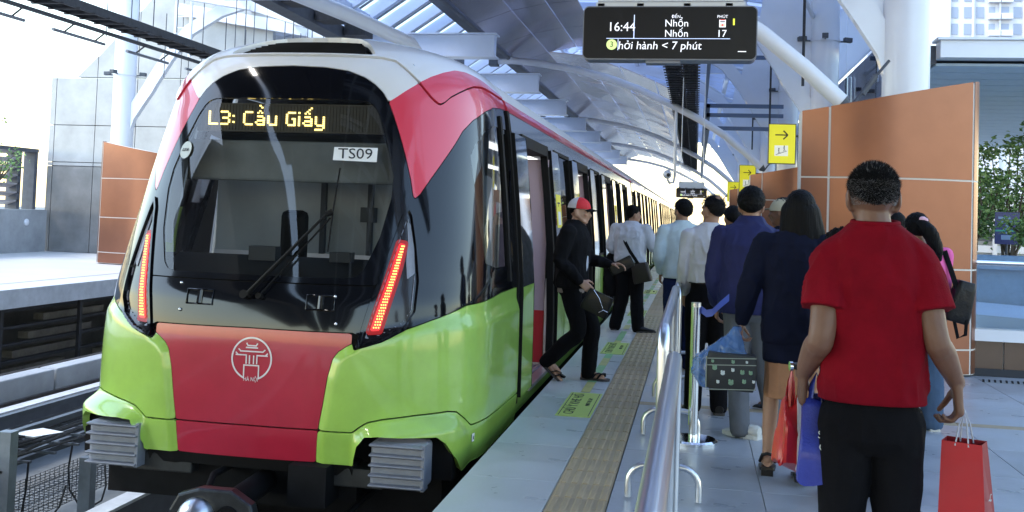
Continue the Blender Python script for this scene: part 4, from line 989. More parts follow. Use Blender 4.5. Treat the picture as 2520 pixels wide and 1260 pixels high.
board('information_display','large black information display reading 16:44 hung over the platform',-.185,6,2.625,1.015,True)
t=board('information_display','small distant black information display hung far down the platform',-.1,21,2.08,.62,True)
q=MB(); q.tube([(-.58,26.9,4.55),(-.57,26.9,2.65)],.04,8); q.tube([(-.57,26.9,2.65),(-.60,26.9,2.5),(-.70,26.9,2.48),(-.76,26.9,2.58)],.035,8)
t=thing('cctv_camera','white dome camera on a thin pole hanging from the roof','camera',(0,0,0)); obj('pole',q,PWHITE,t,sm=60); q=MB(); q.ell((-.76,26.8,2.70),(.12,.13,.12),16,10); h=obj('camera_head',q,PWHITE,t,sm=60); q=MB(); q.ell((-.73,26.68,2.68),(.05,.04,.05),12,8); obj('lens',q,CABLE,h,sm=60)
SY=mat('sign_yellow',(.80,.72,.02),.45,emit=(.85,.80,.04),es=.10); SDK=mat('sign_frame',(.06,.06,.05),.5); SW2=mat('sign_white',(.8,.8,.7),.5,emit=(.8,.8,.7),es=.1); SIK=mat('sign_ink',(.05,.045,.01),.5)
def ysign(x,y,z,w,h,label):
    t=thing('yellow_sign',label,'sign',(x,y,z),'yellow way out signs on the columns')
    q=MB(); q.box(-w/2,w/2,0,.06,-h/2,h/2); obj('frame',q,SDK,t); q=MB(); q.box(-w/2+.015,w/2-.015,-.006,-.001,-h/2+.015,h/2-.015); obj('face',q,SY,t)
    q=MB(); q.box(w*-.27,w*.22,-.009,-.0075,-h*.30,-h*.04+.0); obj('pictogram_panel',q,SW2,t)
    q=MB()
    zc=h*.22; q.box(-w*.25,w*.2,-.009,-.0075,zc-.011,zc+.011); q.bar((w*.2,-.008,zc),(w*.04,-.008,zc+w*.16),.0015,.024,up=(.7,0,.7)); q.bar((w*.2,-.008,zc),(w*.04,-.008,zc-w*.16),.0015,.024,up=(.7,0,-.7)); obj('arrow',q,SIK,t)
    q=MB()
    for k in range(7):
        a=(-w*.22+k*w*.055,-h*.27+k*h*.014); q.box(a[0],a[0]+w*.06,-.0115,-.0095,a[1],a[1]+.008); q.box(a[0]+w*.055,a[0]+w*.063,-.0115,-.0095,a[1],a[1]+h*.016)
    for u,v in ((-.11,-.16),(.08,-.10)):
        q.box(w*u-.006,w*u+.006,-.0115,-.0095,h*(v-.04),h*(v+.03)); q.box(w*u-.014,w*u-.008,-.0115,-.0095,h*(v-.015),h*(v+.015)); q.ell((w*u,-.010,h*(v+.045)),(.011,.001,.011),10,6); q.bar((w*u,-.0105,h*(v-.04)),(w*u+.02,-.0105,h*(v-.07)),.001,.008,up=(1,0,0)); q.bar((w*u,-.0105,h*(v-.04)),(w*u-.012,-.0105,h*(v-.08)),.001,.008,up=(1,0,0))
    obj('escalator_pictogram',q,SIK,t)
    q=MB(); q.bar((w/2,.03,h*.2),(w/2+.3,.03,h*.2),.03,.03); obj('arm',q,SDK,t)
ysign(1.475,18.6,2.94,.48,.72,'nearest yellow sign with right arrow and escalator symbol')
ysign(1.46,30.5,2.80,.48,.80,'second yellow arrow sign, half hidden by the second orange partition')
ysign(1.45,41.5,2.72,.48,.80,'third, farthest yellow arrow sign beside the orange partition')
# ---------- right background ----------
t=thing('side_canopy','white edged canopy with blue slatted underside beyond the platform at right','canopy',(0,0,0))
BSL=mat('blue_slat',(.50,.66,.80),.5,nz=.1)
q=MB(); q.box(3.45,14,15.6,15.9,4.03,4.28); q.box(3.40,14,15.55,15.95,4.285,4.32); obj('fascia',q,PWHITE,t)
q=MB(); q.box(3.3,3.46,15.9,32,3.98,4.25); obj('side_fascia',q,PDARK,t)
for k in range(22):
    y=15.95+k*.72; q=MB(); q.box(3.47,14,y+.03,y+.69,3.96,4.0); obj('slat',q,BSL,t)
q=MB(); q.box(3.47,14,15.9,32,4.03,4.1); obj('deck',q,PDARK,t)
t=thing('tiled_upstand','low brown tiled wall with glass balustrade at the right edge','balustrade',(0,0,0))
BRT=mat('brown_tile',(.10,.055,.035),.35,nz=.15,nscale=3,coat=.2)
q=MB(); q.box(2.5,8,11.52,11.6,.0,.37); obj('grout',q,JOINTW,t)
for k in range(8):
    q=MB(); x=2.5+k*.62+.1; q.box(x+.005,x+.61,11.49,11.53,.08,.37); obj('wall_tile',q,BRT,t)
q=MB(); q.box(2.5,8,11.47,11.6,.0,.08); obj('skirting',q,INK,t)
q=MB(); q.box(2.5,8,11.44,11.66,.37,.49); obj('coping',q,PWHITE,t)
q=MB(); q.box(2.5,8,11.54,11.56,.49,1.17); obj('glass_pane',q,GLASSC,t)
q=MB(); q.tube([(2.5,11.55,1.19),(8,11.55,1.19)],.022,10); obj('top_rail',q,CHROME,t,sm=60)
GRIL=mat('drain_grey',(.30,.32,.33),.5)
t=thing('floor_grille','striped metal floor grille in front of the brown tiled wall','grille',(2.9,11.1,.004))
q=MB(); q.box(0,4,-.1,.1,-.002,0); obj('frame',q,GRIL,t)
q=MB()
for k in range(70): q.bar((.0+k*.055,-.08,.002),(.04+k*.055,.08,.002),.02,.006)
obj('grille_bar',q,DARK,t,kind='stuff')
BWALL=mat('blue_wall',(.13,.22,.33),.6,nz=.15); 
b=MB(); b.box(3.3,12,14.5,14.7,-.3,1.02); b.box(3.3,12,14.4,14.8,1.02,1.2); one('planter_wall','blue-grey planter wall seen through the glass balustrade','wall',b,BWALL)
b=MB(); b.prism([(2.8,-.5),(9,-.5),(9,.35),(2.8,.62)],11.9,14.4,lambda u,v,d:(u,d,v)); one('stair_ramp','pale blue sloping stair flank behind the glass balustrade','ramp',b,GLP)
# poster
t=thing('blue_poster','dark blue poster board standing among the plants at right','poster',(5.35,19.0,1.58))
q=MB(); q.box(-.2,.2,0,.03,-.28,.28); obj('board',q,mat('poster_blue',(.03,.04,.16),.4),t)
q=MB(); q.box(-.15,.05,-.004,-.001,.16,.2); q.box(-.12,.1,-.004,-.001,.08,.12); q.box(-.03,.03,-.004,-.001,-.1,.07); q.box(-.1,.12,-.004,-.001,-.2,-.12); obj('print',q,mat('poster_print',(.2,.3,.5),.5),t)
q=MB(); q.box(-.2,.2,-.004,-.001,-.06,-.03); obj('print_band',q,mat('poster_teal',(.05,.3,.25),.5),t)
q=MB(); q.tube([(0,.02,-.28),(0,.02,-1.0)],.02,6); obj('post',q,PDARK,t)
# white louvred building behind plants
t=thing('white_annex','pale louvred building behind the plants at far right','building',(5,34,0))
q=MB(); q.box(-.5,10,0,6,-12,2.7); obj('wall',q,mat('annex_wall',(.62,.64,.66),.7,nz=.1),t)
for k in range(9):
    q=MB(); q.box(-.3,9.5,-.15,-.02,-.6+k*.36,-.38+k*.36); obj('louvre',q,PDARK if k%2 else PWHITE,t)
for k in range(6):
    q=MB(); q.box(.2+k*1.3,.32+k*1.3,-.25,-.16,-1,2.6); obj('mullion',q,PWHITE,t)
# tower
t=thing('apartment_tower','pale high-rise apartment tower with grids of windows at upper right','building',(34,150,0))
TW=mat('tower_wall',(.60,.62,.68),.7,nz=.05,nscale=.1); TWN=mat('tower_window',(.25,.30,.42),.3,coat=.4)
q=MB(); q.box(0,24,0,20,-12,52); obj('wall',q,TW,t)
for i in range(7):
    q=MB(); x=i*3.3+(.0 if i%2 else .2); q.box(x-.12,x+.12,-.45,-.01,-10,52); obj('pilaster',q,TW,t)
wm={}
for i in range(12):
    for j in range(15):
        z=17+j*2.35; x=.55+i*1.62; w=1.0 if i%3 else .8
        if w not in wm:
            q=MB(); q.box(0,w,-.10,.05,0,1.55); wm[w]=q.mesh('window',TWN); fixn(wm[w])
        o=link(bpy.data.objects.new('window',wm[w]),t); o.location=(x,0,z)
q=MB()
for j in range(15): 
    z=17+j*2.35
    for i in (3,4,8,9): q.box(.4+i*1.62,1.9+i*1.62,-.9,-.12,z-.25,z+.55)
obj('balcony',q,TW,t,kind='stuff')
t=thing('hazy_tower','second faint pale tower just left of the apartment block','building',(29,190,0)); q=MB(); q.box(0,6,0,12,-12,48); obj('wall',q,TW,t)
for i in range(3):
    for j in range(8):
        q=MB(); q.box(.6+i*1.8,1.6+i*1.8,-.08,.05,27+j*2.4,28.4+j*2.4); obj('window',q,TWN,t)
# ---------- plants ----------
LEAF=[mat('leaf_a',(.17,.31,.09),.5,nz=.4,nscale=9),mat('leaf_b',(.26,.40,.14),.5,nz=.3),mat('leaf_c',(.09,.18,.06),.5)]
BARK=mat('bark',(.10,.08,.06),.8)
def plant(name,label,c,r,nl,ls,seed,stems=7,grp=None,sparse=False,base=None):
    rnd=random.Random(seed); t=thing(name,label,'plant',c,grp); 
    q=MB(); tips=[]
    for k in range(stems):
        a=rnd.uniform(0,2*PI); e=Vector((r[0]*math.cos(a)*rnd.uniform(.3,.95),r[1]*math.sin(a)*rnd.uniform(.3,.95),r[2]*rnd.uniform(.1,.95)))
        s_=Vector((rnd.uniform(-.1,.1)*r[0],0,-r[2])); m_=s_.lerp(e,.5)+Vector((rnd.uniform(-.1,.1),rnd.uniform(-.1,.1),.1))
        q.tube([s_,m_,e],[.03,.018,.008],5); tips+=[s_.lerp(m_,.6),m_,m_.lerp(e,.5),e,e]
    obj('stem',q,BARK,t)
    for g in range(3):
        q=MB()
        for k in range(nl//3):
            b_=rnd.choice(tips); p=b_+Vector((rnd.gauss(0,.16),rnd.gauss(0,.16),rnd.gauss(0,.13)))*min(r)*1.3
            d_=Vector((rnd.gauss(0,1),rnd.gauss(0,1),rnd.gauss(-.2,.6))).normalized(); s2=d_.cross(Vector((rnd.gauss(0,1),rnd.gauss(0,1),rnd.gauss(0,1)))).normalized(); L=ls*rnd.uniform(.6,1.3)
            n_=d_.cross(s2)*L*.12
            q.add([p,p+d_*L*.45+s2*L*.28+n_,p+d_*L,p+d_*L*.45-s2*L*.28+n_],[(0,1,2),(0,2,3)])
        obj('foliage',q,LEAF[g],t,kind='stuff',fix=False)
plant('shrub','bushy green shrub left of the blue poster board',(4.95,19.6,1.9),(.55,.6,.75),1900,.10,1)
plant('shrub','tall open leafy shrub above and right of the blue poster board',(5.75,20.4,2.25),(.8,.6,1.35),2400,.10,2,9)
plant('shrub','low green shrub beneath the blue poster board',(5.6,17.6,1.35),(.7,.35,.35),1300,.09,5)
plant('shrub','leafy shrub at the right edge of the picture',(6.9,21,1.9),(.8,.6,1.1),1600,.10,6)
plant('climbing_plant','thin green creeper over the louvre screen at far left',(-17.9,23.6,2.35),(.55,1.3,.55),420,.11,3,8)
plant('climbing_plant','trailing sprigs reaching in from the left edge above the louvre',(-17.4,22.2,3.1),(.5,.7,.45),120,.10,4,5)
# ---------- barriers ----------
def barrier(y0,y1,x,label):
    t=thing('crowd_barrier',label,'barrier',(x,y0,0),'steel crowd barriers')
    L=y1-y0; r=.029; pts=[(0,0,.12)]+[(0,0,.5),(0,0,.90)]+[(0,.10-.10*math.cos(a),.90+.10*math.sin(a)) for a in np.linspace(.2,PI/2,6)]+[(0,L/2,1.0)]+[(0,L-.10+.10*math.sin(a),.90+.10*math.cos(a)) for a in np.linspace(0,PI/2-.2,6)]+[(0,L,.5),(0,L,.12)]
    q=MB(); q.tube(pts,r,16); obj('frame_tube',q,STEEL,t,sm=60)
    q=MB(); q.tube([(0,0,.2),(0,L,.2)],.014,10); obj('lower_rail',q,STEEL,t,sm=60)
    n=int(L/.13)
    for k in range(1,n):
        q=MB(); q.tube([(0,L*k/n,.2),(0,L*k/n,.985)],.008,8); obj('upright',q,STEEL,t,sm=60)
    for yy in (.70,L-.70):
        q=MB(); q.tube([(-.19,yy,.012)]+[(-.19+.10*(1-math.cos(a)),yy,.09+.10*math.sin(a)) for a in np.linspace(0,PI/2,6)]+[(.08,yy,.19)]+[(.19-.10*(1-math.cos(a)),yy,.09+.10*math.sin(a)) for a in np.linspace(PI/2,0,6)]+[(.19,yy,.012)],.018,10); obj('foot',q,STEEL,t,sm=60)
    q=MB(); q.tube([(0,L*.86,.985),(0,L*.86+.05,.985)],.028,12); obj('clamp_band',q,BLACKM,t,sm=60)
barrier(1.0,4.05,-.066,'nearest steel crowd barrier, its rounded end rail filling the foreground')
barrier(4.95,8.0,-.135,'second steel crowd barrier, standing beside the belt stanchion')
barrier(8.15,11.2,-.12,'third steel crowd barrier, beside the white shirted officer')
barrier(11.35,14.4,-.12,'farthest steel crowd barrier, beyond the officer')
# stanchion
t=thing('belt_stanchion','chrome belt stanchion with round base beside the crowd barrier','stanchion',(.02,7.2,0))
q=MB(); q.tube([(0,0,.02),(0,0,.955)],.032,24); obj('post',q,CHROME,t,sm=60); q=MB(); q.tube([(0,0,.93),(0,0,.96)],.034,24); obj('cap',q,STEEL,t,sm=60)
q=MB(); q.tube([(0,0,0),(0,0,.018),(0,0,.03),(0,0,.034)],[.17,.17,.155,.04],40); obj('base',q,CHROME,t,sm=30)
q=MB(); q.box(-.033,-.028,-.012,.012,.12,.93); obj('colour_strip',q,mat('lime_strip',(.45,.6,.15),.5),t)
BELT=mat('belt_blue',(.06,.12,.55),.5)
q=MB(); pts=[(.035,-.005,.915),(.07,-.02,.89),(.11,-.04,.90),(.16,-.05,.955),(.22,-.05,1.01)]
vs=[]
for p in pts: vs+=[(p[0],p[1],p[2]-.025),(p[0],p[1]+.003,p[2]+.025)]
q.add(vs,[(2*i,2*i+2,2*i+3,2*i+1) for i in range(4)]); obj('belt',q,BELT,t)
# ================= PEOPLE =================
def skinmat(n,c): 
    m=mat(n,c,.5,nz=.12,nscale=14,bump=.12,bscale=70); m.node_tree.nodes['Principled BSDF'].inputs['Subsurface Weight'].default_value=.06; return m
SK1=skinmat('skin_light',(.46,.27,.19)); SK2=skinmat('skin_tan',(.165,.082,.053)); SK3=skinmat('skin_brown',(.34,.19,.125))
HAIR=mat('hair_black',(.004,.004,.005),.6,spec=.12,nz=.4,nscale=40,bump=.8,bscale=90,stretch=(1,1,.08)); HAIRG=mat('hair_grey_side',(.20,.20,.21),.6,nz=.75,nscale=120,bump=.5,bscale=200); HAIRB=mat('hair_crop',(.006,.006,.008),.6,spec=.2,nz=.5,nscale=120,bump=.6,bscale=200)
def cloth(n,c,rough=.9,nz=.12,sheen=0,b=.25,bs=220): return mat(n,c,rough,nz=nz,nscale=9,bump=b,bscale=bs,sheen=sheen,spec=.12)
C_BLACK=cloth('cloth_black',(.008,.008,.010)); C_BLACK2=cloth('cloth_black_trouser',(.006,.006,.008)); C_WHITE=cloth('cloth_white',(.52,.54,.61)); C_WHITE2=cloth('cloth_white_teal',(.52,.63,.68))
C_NAVYP=cloth('cloth_navy_jacket',(.022,.026,.095),.6); C_NAVY=cloth('cloth_navy_dress',(.006,.008,.022)); C_TAN=cloth('cloth_tan_skirt',(.40,.21,.12)); C_REDT=cloth('cloth_red_tee',(.19,.003,.011),.9,.22)
C_GREY=cloth('cloth_grey',(.11,.12,.14)); C_PINK=cloth('cloth_pink',(.75,.14,.38)); C_BEIGE=cloth('cloth_beige',(.42,.40,.30)); C_BLUEJ=cloth('cloth_denim',(.06,.10,.17)); C_LT=cloth('cloth_pale_blue',(.50,.56,.66)); C_NAVYB=cloth('cloth_navy_bag',(.008,.013,.06))
LEA=mat('leather_black',(.004,.004,.006),.45,spec=.3,coat=.08,nz=.3,nscale=20,bump=.3,bscale=60); SOLE=mat('sole_dark',(.05,.045,.045),.7); SHW=mat('shoe_white',(.55,.56,.54),.6,nz=.15,nscale=20); EYEW=mat('eye_white',(.7,.7,.7),.3)
def capsule(mb,a,b,ra,rb,n=14,sq=1,side=None):
    a=Vector(a);b=Vector(b);d=(b-a).normalized(); L=(b-a).length
    pts=[];rs=[]
    for t in (-.98,-.8,-.45,0): pts.append(a+d*ra*t); rs.append(ra*math.sqrt(max(0,1-t*t))+.0005)
    for t in (.33,.66): pts.append(a.lerp(b,t)); rs.append(ra+(rb-ra)*t)
    for t in (0,.45,.8,.98): pts.append(b+d*rb*t); rs.append(rb*math.sqrt(max(0,1-t*t))+.0005)
    mb.tube(pts,[(r,r*sq) for r in rs],n,side=side)
def limb(mb,pts,rs,n=14,side=None,sq=1):
    # smooth tube through points w/ radii (catmull)
    P=[Vector(p) for p in pts]; o=[];r=[]
    for i in range(len(P)-1):
        p0=P[max(i-1,0)];p1=P[i];p2=P[i+1];p3=P[min(i+2,len(P)-1)]
        for k in range(4):
            t=k/4; o.append(.5*((2*p1)+(-p0+p2)*t+(2*p0-5*p1+4*p2-p3)*t*t+(-p0+3*p1-3*p2+p3)*t**3)); r.append(rs[i]+(rs[i+1]-rs[i])*(t*t*(3-2*t)))
    o.append(P[-1]); r.append(rs[-1])
    d0=(o[1]-o[0]).normalized(); d1=(o[-1]-o[-2]).normalized()
    o=[o[0]-d0*r[0]*.8,o[0]-d0*r[0]*.5]+o+[o[-1]+d1*r[-1]*.5,o[-1]+d1*r[-1]*.8]; r=[r[0]*.5,r[0]*.86]+r+[r[-1]*.86,r[-1]*.5]
    mb.tube(o,[(x,x*sq) for x in r],n,side=side)
def rings(mb,rr,n=28,cx=0,cy=0):
    # rr: list (z,rx,ry,dx,dy)
    vs=[];k=len(rr)
    for (z,rx,ry,dx,dy) in rr:
        for j in range(n):
            a=2*PI*j/n; c,s=math.cos(a),math.sin(a); e=.85
            vs.append((cx+dx+rx*abs(c)**e*(1 if c>=0 else -1),cy+dy+ry*abs(s)**e*(1 if s>=0 else -1),z))
    fs=[(i*n+j,i*n+(j+1)%n,(i+1)*n+(j+1)%n,(i+1)*n+j) for i in range(k-1) for j in range(n)]+[tuple(range(n))[::-1],tuple((k-1)*n+j for j in range(n))]
    mb.add(vs,fs)
def remesh(mb,name,m,parent,vox,smooth_it=4,disp=None,sm=True,subcols=None):
    me=mb.mesh(name,m); fixn(me)
    o=bpy.data.objects.new('tmp',me); COL.objects.link(o)
    r=o.modifiers.new('r','REMESH'); r.mode='VOXEL'; r.voxel_size=vox
    if smooth_it:
        s=o.modifiers.new('s','SMOOTH'); s.iterations=smooth_it; s.factor=.5
    bpy.context.view_layer.update()
    dg=bpy.context.evaluated_depsgraph_get(); me2=bpy.data.meshes.new_from_object(o.evaluated_get(dg))
    bpy.data.objects.remove(o); bpy.data.meshes.remove(me); me2.name=name
    if disp:
        n=len(me2.vertices); co=np.empty(n*3); me2.vertices.foreach_get('co',co); no=np.empty(n*3); me2.vertices.foreach_get('normal',no); co=co.reshape(-1,3);no=no.reshape(-1,3)
        co=co+no*disp(co,no)[:,None]; me2.vertices.foreach_set('co',co.ravel()); me2.update()
    me2.materials.clear(); me2.materials.append(m); me2.polygons.foreach_set('use_smooth',[True]*len(me2.polygons))
    return link(bpy.data.objects.new(name,me2),parent)
# cheap vectorised fold noise
_rs=np.random.RandomState(5)
def wav(co,f,seed,st=(1,1,1)):
    r=np.random.RandomState(seed); o=np.zeros(len(co))
    for k in range(7):
        d=r.normal(size=3); d/=np.linalg.norm(d); d*=np.array(st); o+=np.sin(co@d*f*(.6+.8*r.rand())+r.rand()*6.28+1.2*np.sin(co@r.normal(size=3)*f*.4))
    return o/7
def folds(amp,seed,f=32,st=(1.3,1.3,.35),zc=None):
    def fn(co,no):
        w=wav(co,f,seed,st)+.25*wav(co,f*2,seed+2,st); ridge=1-np.abs(np.clip(w*2.6,-1,1)); g=.25+.75*(.5+.5*np.clip(wav(co,7,seed+3)*2.5,-1,1))
        z0=co[:,2].min(); att=np.clip((co[:,2]-z0)/.03,.15,1)*(1-np.clip(np.abs(no[:,2])-.35,0,.65)/.65)
        return (amp*1.3*ridge**2*g+amp*.3*wav(co,f*2.1,seed+1,st))*att
    return fn
def head(mb,hc,yaw,pitch,s=1,neck=None,female=False,ears=True,roll=0):
    Mh=Matrix.Rotation(yaw,3,'Z')@Matrix.Rotation(pitch,3,'X')@Matrix.Rotation(roll,3,'Y'); hc=Vector(hc)
    T=lambda p:hc+Mh@(Vector(p)*s)
    def E(c,r): mb.ell(T(c),[x*s for x in r],18,12,rot=Mh)
    E((0,-.012,.015),(.075,.095,.088)); E((0,.015,-.03),(.066,.078,.075)); E((0,.035,-.085),(.046,.050,.040)); E((0,.068,-.105),(.022,.020,.017))
    for sd_ in (-1,1):
        capsule(mb,T((sd_*.055,.0,-.045)),T((sd_*.028,.06,-.10)),.022*s,.016*s,8)
        E((sd_*.035,.07,-.03),(.024,.02,.018))
        if ears: E((sd_*.084,-.014,-.016),(.009,.022,.034)); E((sd_*.078,-.016,-.048),(.007,.011,.014))
        capsule(mb,T((sd_*.012,.086,.012)),T((sd_*.05,.07,.013)),.010*s,.009*s,8)
    capsule(mb,T((0,.088,.0)),T((0,.109,-.042)),.009*s,.014*s,8); E((0,.096,-.05),(.018,.014,.009))
    E((0,.091,-.070),(.022,.010,.006)); E((0,.089,-.079),(.019,.010,.006))
    return T,Mh
def hand(mb,w,d,palm_n,s=1,curl=.6,thumb=1,spread=.006):
    # w wrist, d direction of the hand, palm_n palm normal (towards which fingers curl)
    w=Vector(w);d=Vector(d).normalized();n=Vector(palm_n);n=(n-d*n.dot(d)).normalized();x=d.cross(n)*thumb
    for k in range(4):
        u=(-1.5+k)*.020*s
        capsule(mb,w+d*.01*s+x*u*.6,w+d*.088*s+x*u,.016*s,.0135*s,10)
    L=[.068,.082,.077,.060]; R_=[.0092,.0095,.009,.008]
    for k in range(4):
        u=(1.5-k)*.0205*s; p=w+d*.09*s+x*u; a=0
        for j,f in enumerate((.45,.32,.23)):
            a+=curl*(.75 if j==0 else 1.0)+(.05*k); dd=d*math.cos(a)+n*math.sin(a)+x*(1.5-k)*spread*3*(0 if j else 1); dd.normalize(); e=p+dd*L[k]*f*s*1.15
            capsule(mb,p,e,R_[k]*s*(1-.08*j),R_[k]*s*(.94-.1*j),8); p=e
    p=w+d*.025*s+x*.026*s
    for j,(dd,l,r) in enumerate((((d*.55+x*.7+n*.35),.042,.0145),((d*.8+x*.25+n*.55),.036,.0115),((d*.75-x*.1+n*.7),.028,.010))):
        dd=dd.normalized(); e=p+dd*l*s; capsule(mb,p,e,r*s,r*.9*s,8); p=e
def hairshell(name,T,Mh,m,parent,s=1,thick=.016,zfront=.045,zback=-.07,side=-.02,vox=.006,amp=.004,seed=1,extra=None,f=90,top=0,zc=None):
    """hair cap: dense ellipsoid, thickness fades out below the hairline"""
    nu,nv=64,44; vs=[];fs=[]; rnd=random.Random(seed)
    for i in range(nv+1):
        t=PI*.78*i/nv
        for j in range(nu):
            a=2*PI*j/nu; ca,sa=math.cos(a),math.sin(a)
            x=.075*math.sin(t)*ca; y=-.012+.095*math.sin(t)*sa; z=.015+.088*math.cos(t)
            fr=(sa+1)/2 # 1 front
            line=(zback*(1-fr)**1.5+zfront*fr**2.0+side*(1-abs(2*fr-1))) 
            k=max(0,min(1,(z-line+.008)/.055)); k=k*k*(3-2*k)
            n_=Vector((math.sin(t)*ca/.075,math.sin(t)*sa/.095,math.cos(t)/.088)).normalized()
            th=(thick*(.75+.5*max(0,math.cos(t))+top*max(0,math.cos(t)))*k-.008*(1-k))+amp*k*(noise.noise(Vector((x,y,z))*f+Vector((seed,0,0)))+.5*noise.noise(Vector((x,y,z))*f*2.3))
            vs.append(T(tuple(Vector((x,y,z))+n_*th)))
    fs=[(i*nu+j,(i+1)*nu+j,(i+1)*nu+(j+1)%nu,i*nu+(j+1)%nu) for i in range(nv) for j in range(nu)]
    q=MB(); q.add(vs,fs); 
    return obj(name,q,m,parent,sm=180,fix=False)
def strands(name,T,m,parent,n,L,zline,seed,col=None,w=.0011,region=lambda p:True,up=.4):
    rnd=random.Random(seed); q=MB(); k=0
    while k<n:
        t=math.acos(rnd.uniform(-.55,1)); a=rnd.uniform(0,2*PI); ca,sa=math.cos(a),math.sin(a)
        p=Vector((.075*math.sin(t)*ca,-.012+.095*math.sin(t)*sa,.015+.088*math.cos(t)))
        fr=(sa+1)/2
        if p.z<zline(fr) or not region(p): k+=1; continue
        n_=Vector((math.sin(t)*ca/.075,math.sin(t)*sa/.095,math.cos(t)/.088)).normalized()
        d_=(n_+Vector((rnd.gauss(0,.35),rnd.gauss(0,.35),rnd.gauss(0,.3)+up*(1 if p.z>.05 else -.6)))).normalized(); s2=d_.cross(Vector((rnd.gauss(0,1),rnd.gauss(0,1),rnd.gauss(0,1)))).normalized()*w
        b_=p+n_*.006; l=L*rnd.uniform(.6,1.2)*(1 if p.z>.03 else .55); q.add([T(tuple(b_-s2)),T(tuple(b_+s2)),T(tuple(b_+d_*l+s2*.2))],[(0,1,2)]); k+=1
    return obj(name,q,m,parent,fix=False,kind='stuff')
def shoe(mb,a,toe,L=.27,w=.048,h=.085,sole=None,soleh=.02):
    # a heel-centre at floor, toe dir unit (may pitch)
    a=Vector(a);d=Vector(toe).normalized(); up=Vector((0,0,1)); up=(up-d*up.dot(d)).normalized(); x=d.cross(up)
    st=[(0,.62,.9),(.08,.85,1.0),(.25,.92,1.0),(.45,.88,.80),(.65,1.05,.60),(.82,1.0,.50),(.94,.72,.38),(1.0,.3,.22)]
    def build(m_,h0,h1f,ws):
        vs=[];n=10
        for t,ww,hh in st:
            c=a+d*L*t
            top=h1f(hh)
            for j in range(n):
                ang=2*PI*j/n; vs.append(c+x*math.cos(ang)*w*ww*ws+up*(h0+(top-h0)*(.5+.5*math.sin(ang))))
        m_.add(vs,[(i*n+j,i*n+(j+1)%n,(i+1)*n+(j+1)%n,(i+1)*n+j) for i in range(len(st)-1) for j in range(n)]+[tuple(range(n))[::-1],tuple((len(st)-1)*n+j for j in range(n))])
    build(mb,soleh*.5,lambda hh:h*hh,1.0)
    if sole is not None: 
        vs=[];n=len(st)
        for zz in (0,soleh):
            for sg in (-1,1):
                for t,ww,hh in st: vs.append(a+d*L*(t*1.02-.01)+x*sg*w*(ww+.06)+up*zz)
        f=[]
        for i in range(n-1):
            f+=[(i,i+1,n+i+1,n+i),(2*n+i,3*n+i,3*n+i+1,2*n+i+1),(i,2*n+i,2*n+i+1,i+1),(n+i,n+i+1,3*n+i+1,3*n+i)]
        f+=[(0,n,3*n,2*n),(n-1,3*n-1,4*n-1,2*n-1)]
        sole.add(vs,f)
